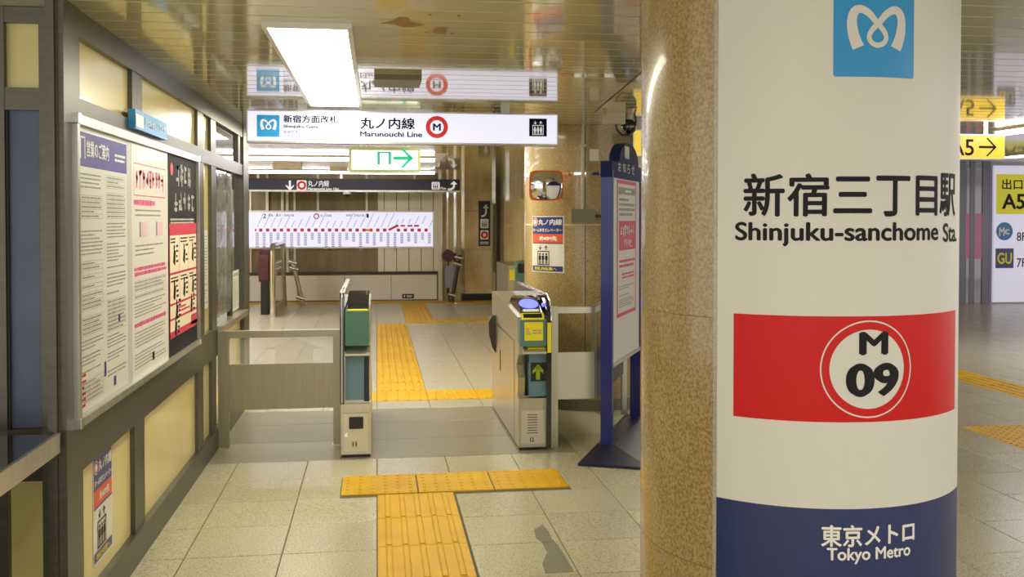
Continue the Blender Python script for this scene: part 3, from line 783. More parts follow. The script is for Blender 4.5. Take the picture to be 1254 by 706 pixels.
for s0, s1 in ((486, 488), (490.5, 496), (499, 505), (507, 513)):
    c0 = R_(s0, 276.3); c1 = R_(s1, 276.3); p.rect(c0[0], c1[0], c0[1]-.018, c0[1]+.018)
p.build('red_line', mat('lit_red_line', (220, 60, 70), .4, emit=.12), rm, mm, .003)
p = Print(); c = R_(450.5, 281.5); p.rect(c[0]-.05, c[0]+.05, c[1]-.02, c[1]+.02); p.build('station_mark', mat('lit_orange', (246, 160, 50), emit=.12), rm, mm, .004)
p = Print(); rr = random.Random(5)
for i, sx in enumerate(stations):
    L = rr.uniform(.12, .36); c = R_(sx, 285)
    vv = 0
    while vv < L:
        p.rect(c[0]-.028, c[0]+.028, c[1]-vv-.02, c[1]-vv); vv += .036
    c = R_(sx, 278); L = rr.uniform(.1, .3); t = 0
    if i >= 21 and i < 25: c = R_(sx, 273.5); L *= .7
    while t < L:
        q0 = (c[0]+t*.42-.01, c[1]+t*.9); p.poly([q0, (q0[0]+.014, q0[1]), (q0[0]+.026, q0[1]+.025), (q0[0]+.012, q0[1]+.025)]); t += .034
p.build('station_names', mat('lit_grey_ink', (150, 150, 196), .4, emit=.1), rm, mm, .003)
p = Print()
def rt(s, a, b, c, d, off=0): x0, z1 = R_(a, b); x1, z0 = R_(c, d); p.text(s, x0, x1, z0, z1, off, 2)
rt('2', 322, 261.5, 326, 267, .02); rt('1', 449, 261.5, 451.5, 266.5, .02); rt('銀座・東京・池袋方面', 328.5, 262, 360, 265, .0); rt('新宿・荻窪方面', 424, 262, 446, 265, 0); rt('丸ノ内線', 392, 262.2, 406, 265.5, .0)
p.build('lettering', M_litink, rm, mm, .003)
c = R_(387.5, 264.5); Print().ring(c[0], c[1], .035, .055, 24).build('red_ring', M_red, rm, mm, .003)

# yellow exit sign in the right corridor
AY = 7.7
ys = empty('yellow_exit_sign', (4, AY, 2.3), 'long yellow backlit exit sign reading A5 with an arrow, behind the big pillar', 'sign')
ax1, az1 = onY(1230, 166, AY)[0], onY(1230, 166, AY)[2]; az0 = onY(1230, 194, AY)[2]; ax0 = 2.08
B('lightbox', M_alu, ys, (ax0-.01, ax1+.008, AY+.004, AY+.11, az0-.01, az1+.01)); B('face', M_lity, ys, (ax0, ax1, AY, AY+.02, az0, az1))
for xx in (2.6, 4, 5.2): B('hanger', M_alu, ys, (xx-.02, xx+.02, AY+.04, AY+.08, az1, CEIL))
ma = map_y(AY)
def A_(px, py): q = onY(px, py, AY); return q[0], q[2]
p = Print(); a = A_(1162.5, 170); b = A_(1192.5, 190.5); p.text('A5', a[0], b[0], b[1], a[1], .015)
c = A_(1209.5, 180); arrow(p, c[0], c[1], .165, 0, .12, .5)
a = A_(1120, 171); b = A_(1156, 189); p.text('出口', a[0], b[0], b[1], a[1], .0)
p.build('lettering', M_ink, ys, ma, .003)

# ================================================================== LEFT WALL: POSTER BOARD
pb = empty('poster_board', (-1.09, 4.9, 1.4), 'wide aluminium framed poster board on the left wall', 'notice board')
py0, py1, pz0, pz1 = 3.71, 6.16, .83, 1.975
B('board', mat('board_grey', (196, 196, 192), .4), pb, (-1.098, -1.086, py0+.02, py1-.02, pz0+.02, pz1-.02))
fx0, fx1 = -1.098, -1.070
B('frame_rail', M_alu, pb, (fx0, fx1, py0, py1, pz0, pz0+.03), bevel=.004); B('frame_rail', M_alu, pb, (fx0, fx1, py0, py1, pz1-.035, pz1), bevel=.004)
B('frame_stile', M_alu, pb, (fx0, fx1-.001, py0, py0+.028, pz0, pz1), bevel=.004); B('frame_stile', M_alu, pb, (fx0, fx1-.001, py1-.028, py1, pz0, pz1), bevel=.004)
for a in (py0, py1-.03):
    for b in (pz0, pz1-.03): B('corner_cap', M_chrome, pb, (fx0, fx1+.004, a-.002, a+.034, b-.002, b+.034), bevel=.008, seg=2)
mp = map_x(-1.086)
def sheet(name, u0, u1, v0, v1, label, m=M_paper):
    o = Print().rect(u0, u1, v0, v1).build(name, m, None, mp, 0, .0016); tag(o, label, 'poster'); return o
n1, n2, n3 = .0024, .003, .0036
# 1 opening notice with blue header
o = sheet('poster', 3.75, 4.46, .872, 1.925, 'white poster with a violet blue header, nearest on the board')
Print().rect(3.76, 4.455, 1.79, 1.918).build('header', M_inkb, o, mp, n1)
p = Print(); p.text('営業のご案内', 3.86, 4.17, 1.828, 1.893, .03); p.rect(3.775, 3.79, 1.82, 1.9).rect(3.835, 3.845, 1.82, 1.9).rect(3.775, 3.845, 1.895, 1.902); p.dashes(4.26, 4.43, 1.83, 1.87, 2, 4, .6); p.build('header_lettering', M_prw, o, mp, n2)
p = Print()
z = 1.77; rr = random.Random(11)
def column(u0, u1, z, zend, seed):
    rr = random.Random(seed)
    while z > zend+.03:
        h = rr.uniform(.05, .13); h = min(h, z-zend)
        k = rr.random()
        if k < .35:   # little table
            n = max(2, int(h/.016))
            for i in range(n+1): p.rect(u0, u1, z-i*h/n-.0006, z-i*h/n+.0006)
            for q in range(4): uu = u0+(u1-u0)*q/3; p.rect(uu-.0008, uu+.0008, z-h, z)
            p.dashes(u0+.01, u1-.01, z-h, z, n, seed+int(z*1000), .4, ch=.014)
        else: p.dashes(u0, u1, z-h, z, max(2, int(h/.0135)), seed+int(z*1000), .42, ch=.012)
        z -= h+rr.uniform(.012, .03)
column(3.785, 4.07, 1.77, .9, 21); column(4.13, 4.43, 1.77, .93, 31); p.build('small_print', M_inkg, o, mp, n1)
p = Print(); p.rect(4.3, 4.33, 1.16, 1.19); p.rect(4.08, 4.11, .96, 1.02); p.rect(4.22, 4.26, .9, .94); p.build('small_marks', M_inkb, o, mp, n1)
p = Print(); p.dashes(3.78, 3.83, .885, 1.02, 6, 2, .5); p.build('red_marks', M_red, o, mp, n1)
# 2 pink titled notice
o = sheet('poster', 4.54, 5.285, .857, 1.935, 'white poster with pink title lines, middle of the board')
p = Print(); p.scrawl(4.61, 5.2, 1.73, 1.825, 9, 3); p.rect(4.58, 5.24, 1.845, 1.85).rect(4.58, 5.24, 1.70, 1.705); p.rect(4.58, 4.585, 1.70, 1.85).rect(5.235, 5.24, 1.70, 1.85)
p.dashes(4.58, 5.0, 1.655, 1.685, 1, 6, .9); p.dashes(4.58, 5.25, 1.33, 1.375, 2, 7, .8); p.dashes(4.58, 5.25, 1.095, 1.12, 1, 7, .9); p.build('pink_print', M_pink, o, mp, n1)
p = Print()
p.dashes(4.6, 5.22, 1.6, 1.645, 2, 8, .4); p.dashes(4.6, 5.22, 1.42, 1.48, 3, 9, .4)
for uu in (4.68, 5.02): p.rect(uu, uu+.03, 1.51, 1.58)
column(4.58, 5.24, 1.31, 1.14, 41); column(4.58, 5.24, 1.08, .9, 47); p.build('small_print', M_inkg, o, mp, n1)
p = Print(); p.rect(4.72, 4.83, 1.51, 1.58).rect(5.06, 5.17, 1.51, 1.58); p.build('pink_blocks', mat('pale_pink_ink', (228, 190, 200)), o, mp, n1)
p = Print(); p.rect(4.93, 4.97, .905, .945); p.build('small_mark', M_ink, o, mp, n1)
# 3 black and crimson warning poster
o = sheet('poster', 5.315, 6.125, .857, 1.945, 'black and crimson warning poster, farthest on the board', M_ink)
Print().rect(5.34, 6.10, .965, 1.545).build('lower_field', mat('poster_cream', (240, 226, 196)), o, mp, n1)
p = Print(); p.scrawl(5.5, 5.95, 1.77, 1.9, 4, 5); p.scrawl(5.45, 6.05, 1.63, 1.745, 5, 8); p.dashes(5.36, 6.08, 1.565, 1.6, 2, 5, .6); p.build('white_lettering', M_inkg if False else mat('dull_white_print', (190, 188, 184)), o, mp, n2)
p = Print(); p.rect(5.33, 6.11, 1.505, 1.57); 
for vv in (1.30, 1.135, 1.055): p.rect(5.33, 6.11, vv-.006, vv+.006)
for uu in (5.33, 5.59, 5.85, 6.1): p.rect(uu-.003, uu+.003, 1.135, 1.53)
p.rect(5.33, 5.345, .96, 1.54).rect(6.095, 6.11, .96, 1.54).rect(5.33, 6.11, .955, .99).rect(5.92, 6.1, .97, 1.03)
p.disc(5.40, 1.86, .035, 16); p.dashes(5.5, 5.95, 1.075, 1.115, 2, 3, .6)
p.build('crimson_print', M_crim, o, mp, n2)
p = Print()
for i, (uu, vv) in enumerate(((5.42, 1.39), (5.69, 1.39), (5.95, 1.39), (5.42, 1.2), (5.69, 1.2), (5.95, 1.2), (5.48, 1.09), (5.9, 1.09), (5.45, 1.0))):
    p.disc(uu+.03, vv+.05, .016, 10); p.poly([(uu, vv-.03), (uu+.05, vv-.05), (uu+.07, vv+.03), (uu+.02, vv+.04)]); p.dashes(uu+.08, uu+.14, vv-.04, vv+.07, 4, i, .5)
for i in range(3): p.dashes(5.36+.26*i, 5.56+.26*i, 1.46, 1.495, 2, i+3, .5); p.dashes(5.36+.26*i, 5.56+.26*i, 1.25, 1.285, 2, i+9, .5)
p.build('figures', M_ink, o, mp, n3)
# blue sign projecting above the board
o = Print().rect(4.55, 5.22, 2.0, 2.087).build('blue_banner', mat('banner_blue', (44, 150, 222), .3, coat=.3), None, map_x(-1.098), .0, .03); tag(o, 'small bright blue banner with white lettering above the poster board', 'sign')
p = Print(); p.rect(4.555, 4.70, 2.01, 2.066); p.scrawl(4.73, 5.18, 2.022, 2.066, 9, 4); p.build('lettering', M_prw, o, map_x(-1.098), .032)

# elevator poster (left low panel and round column)
def lift_poster(name, label, mp, u0, u1, v0, v1, n, step=0):
    W_, H_ = u1-u0, v1-v0
    def U(t): return u0+t*W_
    def V(t): return v0+t*H_
    o = Print().rect(u0, u1, v0, v1).build(name, M_paper, None, mp, n, n+.0015, step); tag(o, label, 'poster', None)
    a = n+.0024; b = a+.0008
    p = Print(); p.rect(U(.03), U(.97), V(.685), V(.985)); p.rect(U(.03), U(.97), V(.02), V(.115)); p.rect(U(.03), U(.97), V(.51), V(.53)); p.build('navy_print', M_navy, o, mp, a, step=step)
    p = Print(); p.rect(U(.03), U(.97), V(.53), V(.685)); p.build('orange_band', M_org, o, mp, a, step=step)
    p = Print(); p.text('丸ノ内線', U(.26), U(.95), V(.84), V(.95), .04, 2); p.text('ホームゆきエレベーター', U(.06), U(.95), V(.72), V(.785), .04, 2); p.text('約40M先', U(.3), U(.82), V(.565), V(.65), .05, 2); p.disc(U(.14), V(.895), .1*W_, 24, .1*W_)
    p.build('white_lettering', M_prw, o, mp, b, step=step)
    p = Print(); p.ring(U(.14), V(.895), .055*W_, .085*W_, 24); p.build('red_ring', M_crim, o, mp, b+.0006, step=step)
    p = Print(); lift_icon(p, U(.42), V(.31), .36*H_); p.build('pictogram', M_ink, o, mp, b, step=step)
    p = Print(); p.text('改札内右奥へ', U(.12), U(.82), V(.035), V(.098), .05, 2); p.build('yellow_lettering', M_yink, o, mp, b, step=step)
    return o
lift_poster('lift_poster', 'narrow elevator poster with orange band low on the left wall', map_x(-1.125), 4.05, 4.33, .20, .638, .001)

# ================================================================== COLUMNS
def column_mesh(name, m, parent, cx, cy, r, z0, z1, n=96):
    bm = bmesh.new(); cyl(bm, cx, cy, z0, z1, r, n); return finish(name, bm, m, parent, smooth=30)
P1 = (1.377, 3.087, .502)
c1 = empty('round_pillar', (P1[0], P1[1], 0), 'big round beige granite pillar in the foreground carrying the station sign', 'pillar')
column_mesh('shaft', M_stone, c1, P1[0], P1[1], P1[2], 0, CEIL-.001, 128)
bm = bmesh.new()
# thin joint rings between the drums
for z in (.55, 1.30):
    cyl(bm, P1[0], P1[1], z, z+.002, P1[2]+.0006, 128)
finish('joint_ring', bm, mat('stone_joint', (116, 96, 62), .6), c1, smooth=30)
def cyl_uv(px, py, cx, cy, R):
    d = ray(px, py); A = d[0]**2+d[1]**2; Bq = -2*(d[0]*cx+d[1]*cy); Cq = cx*cx+cy*cy-R*R
    disc = Bq*Bq-4*A*Cq
    t = (-Bq-math.sqrt(max(0, disc)))/(2*A)
    x, y, z = d[0]*t, d[1]*t, EYE+d[2]*t
    return math.atan2(x-cx, -(y-cy))*R, z
RS = P1[2]+.004
m1 = map_cyl(P1[0], P1[1], RS)
def Q(px, py): return cyl_uv(px, py, P1[0], P1[1], RS)
st = empty('station_sign', (P1[0], P1[1]-.5, .5), 'white wrap-around station name sign on the big round pillar', 'sign')
uL = Q(879.5, 300)[0]; uC = Q(1067, 300)[0]; uR = uC+(uC-uL)
zb = Q(1032, 622.5)[1]; ztop = CEIL-.01
0 and print('sign u', uL, uC, uR, 'px right silhouette', Q(1172, 300))
SP = .02
Print().rect(uL, uR, zb, ztop).build('white_panel', M_white, st, m1, 0, .004, SP)
Print().rect(uL, uR, .3, zb).build('blue_panel', M_navyd, st, m1, 0, .004, SP)
Print().rect(uL-.012, uL, .3, ztop).build('edge_strip', M_clear, st, m1, 0, .006)
rt_, rb_ = Q(1032, 387)[1], Q(1032, 516.5)[1]
ur0 = Q(899, 440)[0]; ur1 = Q(1167.5, 440)[0]
Print().rect(ur0, ur1, rb_, rt_).build('red_band', M_red, st, m1, .0048, step=SP)
cc = Q(1063, 451.5); rad = .5*(Q(1063, 391)[1]-Q(1063, 512)[1]); radw = rad
p = Print(); p.ring(cc[0], cc[1], rad*.955, rad*.985, 72); p.disc(cc[0], cc[1], rad*.80, 64); p.build('white_circle', M_white, st, m1, .0056, step=SP)
p = Print()
def ct_(s, a, b, c, d, off=0, res=8):
    u0, z1_ = Q(a, b)[0], Q((a+c)/2, b)[1]; u1, z0_ = Q(c, d)[0], Q((a+c)/2, d)[1]; p.text(s, u0, u1, z0_, z1_, off, res)
ct_('M', 1051, 405.5, 1086, 434, .045); ct_('09', 1035, 444, 1098.5, 485, .05); p.build('station_number', M_ink, st, m1, .0064, step=SP)
p = Print()
for s_, a, c in (('新', 911, 961), ('宿', 964, 1015), ('三', 1020, 1067), ('丁', 1072, 1113), ('目', 1120, 1146), ('駅', 1149, 1167.5)):
    b, d = 212, 265
    if s_ == '三': b, d = 216, 261
    if s_ == '丁': b, d = 215, 265
    if s_ == '目': b, d = 215, 264
    ct_(s_, a, b, c, d, .022)
ct_('Shinjuku-sanchome', 901, 271.5, 1147, 302, .03); ct_('Sta.', 1153, 273, 1169.3, 296, .025)
p.build('station_name', M_ink, st, m1, .0048, step=SP)
u0 = Q(1020, 60)[0]; u1 = Q(1117.5, 60)[0]; z0_ = Q(1067, 94.5)[1]
Print().rrect(u0, u1, z0_, z0_+(u1-u0)*1.02, .008).build('logo_square', M_sky, st, m1, .0048, step=SP)
p = Print(); logo_stroke(p, u0+.0, u1, z0_+.0, z0_+(u1-u0), 10); p.build('logo', M_white, st, m1, .0056, step=SP)
p = Print(); ct_('東京メトロ', 1005, 641, 1118, 668, .03); ct_('Tokyo Metro', 1012, 669, 1113, 689, .03); p.build('operator_name', M_prw, st, m1, .0048, step=SP)

# second column behind the right gate
P2 = (1.84, 8.43, .55)
c2 = empty('round_column', (P2[0], P2[1], 0), 'round beige granite column behind the right ticket gate', 'pillar')
column_mesh('shaft', M_stone, c2, *P2, 0, CEIL-.001)
bm = bmesh.new(); cyl(bm, P2[0], P2[1], 0, .09, P2[2]+.015, 96); finish('foot', bm, M_gbox, c2, smooth=30)  # dark ring put in for the shade at the column's base
def Q2(px, py): return cyl_uv(px, py, P2[0], P2[1], P2[2])
m2 = map_cyl(*P2)
z_ = Q2(680, 213)[1]; u0 = Q2(644, 213)[0]
Print().rect(u0, u0+1.6, z_-.012, z_+.012).build('chrome_band', M_chrome, c2, m2, 0, .004, .05)
z_ = Q2(680, 275)[1]; Print().rect(u0, u0+1.6, z_-.006, z_+.006).build('joint_band', mat('joint_cream', (220, 200, 150), .3), c2, m2, 0, .002, .05)
uj = Q2(717, 150)[0]
Print().rect(uj-.003, uj+.003, .02, CEIL-.01).build('vertical_joint', M_steeld, c2, m2, 0, .0015)
a = Q2(652, 264.5); b = Q2(691, 333.5)
lift_poster('lift_poster', 'elevator poster with orange band stuck to the round column behind the gate', m2, a[0], b[0], Q2(672, 333.5)[1], Q2(672, 264.5)[1], .001, .03)
cd = empty('conduit', m2(uj, 2.0, .02), 'vertical conduit pipe ending in a grey junction box on the round column', 'conduit')
pa = m2(uj-.02, 1.66, .018); pb_ = m2(uj-.02, CEIL, .018)
TB('pipe', M_box, cd, [pa, pb_], .014, 12)
for zz in (1.95, 2.2): Print().rect(uj-.045, uj+.005, zz-.01, zz+.01).build('clip', M_box, cd, m2, 0, .034)
a = Q2(702, 256); b = Q2(727.5, 273)
Print().rect(a[0], b[0], b[1], a[1]).build('junction_box', M_gbox, cd, m2, 0, .07)
Print().rect(b[0], b[0]+.25, (a[1]+b[1])/2-.012, (a[1]+b[1])/2+.012).build('side_pipe', M_steeld, cd, m2, .004, .03, .03)
a = Q2(722, 182.5); b = Q2(733, 197)
o = Print().rect(a[0], b[0], b[1], a[1]).build('blank_plate', M_white2, None, m2, 0, .012); tag(o, 'small blank white plate high on the round column beside the pipe', 'plate')
# convex mirror
mc = cyl_uv(668, 227, P2[0], P2[1], P2[2]+.0)
cmir = empty('convex_mirror', m2(mc[0], mc[1], 0), 'square convex mirror with an orange rim on the round column', 'mirror')
Yp = 7.80
a = onY(648, 208.5, Yp); b = onY(689, 245.5, Yp); mcx, mcz = (a[0]+b[0])/2, (a[2]+b[2])/2; hw, hh = (b[0]-a[0])/2, (a[2]-b[2])/2
pr = Print(); pr.rrect(mcx-hw, mcx+hw, mcz-hh, mcz+hh, .05); pr.build('rim', M_orange, cmir, map_y(Yp), -.03, .01)
bm = bmesh.new(); N_ = 20
gg = {}
for i in range(-N_, N_+1):
    for j in range(-N_, N_+1):
        x, z = i/N_, j/N_
        # squircle mapping
        X_ = x*math.sqrt(1-z*z/2*.55)*.93; Z_ = z*math.sqrt(1-x*x/2*.55)*.92
        dd = .055*(1-(X_**2+Z_**2)*.62)
        gg[i, j] = bm.verts.new((mcx+X_*hw, Yp-.005-dd, mcz+Z_*hh))
for i in range(-N_, N_):
    for j in range(-N_, N_): bm.faces.new([gg[i, j], gg[i+1, j], gg[i+1, j+1], gg[i, j+1]])
finish('mirror_face', bm, M_mirror, cmir, smooth=180)
TB('bracket', M_chrome, cmir, [(mcx, Yp+.02, mcz), (mcx+.03, 7.97, mcz)], .015)
# camera box at the ceiling
cb_ = empty('ceiling_camera', (1.7, 7.1, CEIL), 'beige ceiling box with black cable loop above the blue notice stand', 'security camera')
Y = 7.0; a = onY(744, 150, Y); b = onY(766, 150, Y)
B('box', M_box, cb_, (a[0], b[0], Y, Y+.16, 2.295, CEIL), bevel=.008)
pts = [onY(px_, py_, Y+.05) for px_, py_ in ((754, 151), (755, 158), (762, 165), (770, 165), (777, 158), (779, 148), (777, 137))]
pts = [(p_[0], p_[1], min(p_[2], CEIL)) for p_ in pts]; TB('cable', M_black, cb_, pts, .008, 8)
q = onY(770, 155, Y+.1); bm = bmesh.new(); bmesh.ops.create_uvsphere(bm, u_segments=20, v_segments=12, radius=.06, matrix=Matrix.Translation(q)); finish('dome', bm, M_dglass, cb_, smooth=180)
TB('stem', M_box, cb_, [(q[0], q[1], q[2]+.05), (q[0], q[1], CEIL)], .03)

# ================================================================== BARRIERS AND GATES
# left barrier
lb = empty('side_barrier', (-.67, 6.93, 0), 'low stainless steel barrier with clear pane between wall and left gate', 'barrier')
BY = 6.95; x0 = -1.09; x1 = -.25; zt = .835
zt = onY(350, 404, BY)[2]
za, zb_ = onY(350, 445, BY)[2], onY(350, 500, BY)[2]
B('post', M_sstb, lb, (x0, x0+.07, BY-.02, BY+.04, 0, zt-.045), bevel=.004); B('post', M_sstb, lb, (x1-.055, x1, BY-.02, BY+.04, 0, zt-.045), bevel=.004)
B('top_rail', M_sstb, lb, (x0, x1, BY-.022, BY+.045, zt-.047, zt+.0), bevel=.005)
B('panel', M_sstb, lb, (x0+.07, x1-.055, BY-.005, BY+.02, zb_, za), bevel=.003)
B('clear_pane', M_clear, lb, (x0+.07, x1-.055, BY+.005, BY+.012, za, zt-.047))
p = Print(); w_ = x1-.055-x0-.07; c_ = x0+.07+w_*.62
p.poly([(c_-.13, za+.001), (c_+.13, za+.001), (c_+.13, za+.10), (c_+.2, za+.10), (c_, zt-.055), (c_-.2, za+.10), (c_-.13, za+.10)]); p.build('arrow_print', mat('faded_arrow', (214, 208, 170), .4, alpha=.35), lb, map_y(BY+.005), .002)
for xx in (x0+.035, x1-.027): 
    B('foot_plate', M_sst, lb, (xx-.035, xx+.025, BY-.04, BY+.06, 0, .006))

def gate_common(root, x0, x1, y0, y1, sidex0, sidex1, inner):
    """plinth, lower and upper body, outer guard panel; inner = +1 when the passage is on +X"""
    B('plinth', M_black, root, (x0+.005, x1-.005, y0+.012, y1-.01, 0, .022))
    B('lower_body', M_sst, root, (x0, x1, y0, y1, .022, .36), bevel=.004)
    # upper body side
# left gate
lg = empty('ticket_gate', (-.14, 7.3, 0), 'left ticket gate with green front panel and black window', 'ticket gate', 'ticket gates')
gx0, gx1, gy0, gy1 = -.238, -.04, 6.55, 8.1
gate_common(lg, gx0, gx1, gy0, gy1, 0, 0, 1)
PR('front_slope', M_sst, lg, [(gy0, .30), (gy0, .302), (gy0+.06, .37), (gy0+.1, .37), (gy0+.1, .30)], 'x', gx0+.002, gx1-.002)
B('middle_body', M_sst, lg, (gx0+.02, gx1-.01, gy0+.05, gy1, .36, .70), bevel=.004)
B('blue_panel', M_blue, lg, (-.207, -.085, gy0+.005, gy0+.08, .385, .685), bevel=.006)
B('dark_recess', M_black, lg, (-.085, -.052, gy0+.035, gy0+.055, .37, .69))
PR('silver_shelf', M_sstw, lg, [(gy0-.04, .688), (gy0-.04, .70), (gy0+.08, .76), (gy0+.12, .76), (gy0+.12, .67), (gy0, .675)], 'x', -.208, -.046, bevel=.004)
B('green_front', M_green, lg, (-.207, -.05, gy0-.05, gy0+.25, .755, .985), bevel=.012, seg=3)
B('upper_body', M_sst, lg, (-.207, -.045, gy0+.2, gy1, .70, .975), bevel=.005)
B('yellow_strip', M_yink, lg, (-.19, -.06, gy0-.02, gy0+.03, .984, .992))
PR('reader_hood', M_dglass, lg, [(gy0+.08, .975), (gy0+.22, 1.07), (gy0+.65, 1.07), (gy0+.75, .975)], 'x', -.195, -.052, bevel=.006)
PR('guard_panel', M_dglass, lg, [(gy0-.055, .37), (gy0-.055, 1.08), (gy0-.02, 1.105), (gy0+.3, 1.105), (gy1, 1.06), (gy1, .36)], 'x', -.242, -.214, bevel=.004)
B('guard_cap', M_alu, lg, (-.244, -.212, gy0-.01, gy1-.1, 1.098, 1.108), bevel=.003)
TB('guard_rail', M_chrome, lg, [(-.229, gy0-.06, .38), (-.229, gy0-.06, 1.08), (-.229, gy0-.035, 1.105), (-.229, gy0+.0, 1.112), (-.229, gy0+.3, 1.112), (-.229, gy1, 1.065)], .006, 10)
mg = map_y(gy0)
Print().rect(-.222, -.062, .045, .29).build('service_door', M_sstw, lg, mg, 0, .006)
Print().rrect(-.185, -.09, .195, .275, .006).build('dark_window', M_black, lg, mg, .006, .012)
Print().disc(-.2, .155, .015, 20).build('lock', M_chrome, lg, mg, .006, .014)
p = Print(); p.rect(-.168, -.128, .07, .115); p.build('number_plate', mat('plate_yellow', (200, 188, 140), .5), lg, mg, .0065)
p = Print(); p.text('11', -.162, -.135, .078, .108, .03); p.build('number', M_ink, lg, mg, .008)
B('side_groove', M_steeld, lg, (gx1-.001, gx1+.001, gy0+.01, gy1, .362, .366))

# right gate
rg = empty('ticket_gate', (1.06, 7.3, 0), 'right ticket gate with glowing blue card reader and yellow label', 'ticket gate', 'ticket gates')
hx0, hx1, hy0, hy1 = .966, 1.165, 6.59, 8.15
gate_common(rg, hx0, hx1, hy0, hy1, 0, 0, -1)
B('middle_body', M_sst, rg, (hx0, hx1-.008, hy0+.22, hy1, .36, .74), bevel=.004)
PR('pocket_wall', M_sst, rg, [(hy0+.06, .36), (hy0+.04, .50), (hy0+.12, .58), (hy0+.02, .66), (hy0+.02, .74), (hy0+.22, .74), (hy0+.22, .36)], 'x', hx0+.001, hx0+.05, bevel=.003)
PR('front_slope', M_sst, rg, [(hy0, .28), (hy0+.05, .37), (hy0+.1, .37), (hy0+.1, .28)], 'x', hx0+.004, hx1-.004)
B('blue_panel', M_blue, rg, (hx0+.075, hx1-.006, hy0+.01, hy0+.22, .37, .66), bevel=.006)
PR('silver_shelf', M_sstw, rg, [(hy0-.04, .672), (hy0-.04, .685), (hy0+.07, .745), (hy0+.1, .745), (hy0+.1, .665), (hy0, .66)], 'x', hx0+.03, hx1-.004, bevel=.004)
PR('yellow_tray', M_yink, rg, [(hy0-.02, .702), (hy0-.02, .706), (hy0+.05, .742), (hy0+.05, .735)], 'x', hx0+.06, hx1-.02)
B('teal_front', M_teal, rg, (hx0+.004, hx1-.012, hy0-.03, hy0+.12, .722, .905), bevel=.012, seg=3)
# upper housing: rises towards the back
zt1 = onX(636.5, 388, hx0)[2]; pf = onX(598.5, 356, hx0)
PR('upper_housing', M_sst, rg, [(hy0+.05, .74), (hy0+.05, .915), (hy1-.25, .985), (hy1, .985), (hy1, .80), (hy1-.2, .75)], 'x', hx0, hx1-.012, bevel=.006)
B('side_groove', M_steeld, rg, (hx0-.001, hx0+.001, hy0+.22, hy1, .728, .733), (hx0-.001, hx0+.001, hy0+.219, hy0+.222, .03, .73))
B('handle', M_steeld, rg, (hx0-.004, hx0+.001, hy0+1.0, hy0+1.012, .40, .56))
PR('card_reader', M_dglass, rg, [(hy0-.02, .91), (hy0+.03, .95), (hy0+.27, 1.03), (hy0+.5, 1.03), (hy0+.62, .97), (hy0+.62, .93), (hy0+.05, .90)], 'x', hx0+.02, hx1-.03, bevel=.005)
# tilted plane of the reader
ty, tz = .27, .085; tl_ = math.hypot(ty, tz)
def m_t(u, v, n): return Vector((u, hy0+.03+v*ty/tl_-n*tz/tl_, .95+v*tz/tl_+n*ty/tl_))
xc = (hx0+hx1)/2-.005
Print().disc(xc, .15, .068, 40, .085).build('blue_light', M_led, rg, m_t, .002, .004)
Print().rect(xc-.055, xc+.055, .01, .05).build('white_strip', M_prw, rg, m_t, .001, .003)
def m_s(u, v, n): return Vector((u, hy0-.03+v*.78-n*.62, .905+v*.62+n*.78))
Print().rect(hx0+.015, hx1-.025, -.002, .06).build('slot_rim', M_yink, rg, m_s, .0, .006)
Print().rect(hx0+.03, hx1-.04, .012, .05).build('ticket_slot', M_black, rg, m_s, .006, .009)
mg = map_y(hy0-.03)
Print().rrect(hx0+.035, hx1-.035, .762, .888, .006).build('yellow_label', M_yink, rg, mg, .001, .003)
p = Print(); p.dashes(hx0+.045, hx0+.08, .80, .85, 4, 3, .5, ch=.01); p.dashes(hx0+.09, hx1-.045, .805, .84, 2, 4, .5, ch=.012); p.build('label_print', M_inkg, rg, mg, .0045)
mg2 = map_y(hy0+.01)
Print().rect(hx0+.085, hx1-.014, .475, .605).build('display', M_black, rg, mg2, .001, .003)
p = Print(); arrow(p, (hx0+.085+hx1-.014)/2, .54, .105, PI/2, .26, .38); p.build('arrow', M_arrow, rg, mg2, .0045)
mg3 = map_y(hy0)
Print().rect(hx0+.016, hx1-.016, .045, .275).build('service_door', M_sstw, rg, mg3, 0, .006)
p = Print()
for i in range(8):
    p.rect(hx0+.06, hx0+.13, .12+i*.018, .125+i*.018)
p.build('vent_slots', M_steeld, rg, mg3, .0075)
p = Print(); p.text('12', hx0+.078, hx0+.105, .062, .092, .04); p.build('number', M_ink, rg, mg3, .0075)
PR('guard_panel', M_dglass, rg, [(hy0-.03, .03), (hy0-.05, .85), (hy0-.045, .96), (hy0+.0, 1.03), (hy0+.1, 1.065), (hy1, 1.06), (hy1, .03)], 'x', hx1-.012, hx1+.022, bevel=.004)
TB('guard_rail', M_chrome, rg, [(hx1+.018, hy0-.05, .90), (hx1+.018, hy0-.045, .96), (hx1+.018, hy0+.0, 1.032), (hx1+.018, hy0+.1, 1.068), (hx1+.018, hy1, 1.063)], .006, 10)
B('yellow_strip', M_yink, rg, (hx1-.008, hx1+.018, hy0-.058, hy0-.048, .68, .885))
Print().disc(hx1-.022, 1.0, .011, 16, .014).build('blue_lamp', M_led, rg, map_y(hy0+.05), .0, .01)
# flap on the passage side
fy = onX(597, 410, hx0)[1]
bm = bmesh.new()
pts = [(fy-.02, .88), (fy+.0, .52), (fy+.03, .42), (fy+.06, .52), (fy+.07, .88)]
q0 = onY(593, 386, 7.9); q1 = onY(604, 430, 7.9)
prof = [(hx0, q0[2]), (hx0-.03, q0[2]), (hx0-.058, q0[2]-.05), (hx0-.055, q0[2]-.16), (hx0-.025, q0[2]-.27), (hx0, q0[2]-.31)]
prism(bm, prof, 'y', 7.88, 7.93); finish('flap', bm, M_steeld, rg, bevel=.01, seg=2)

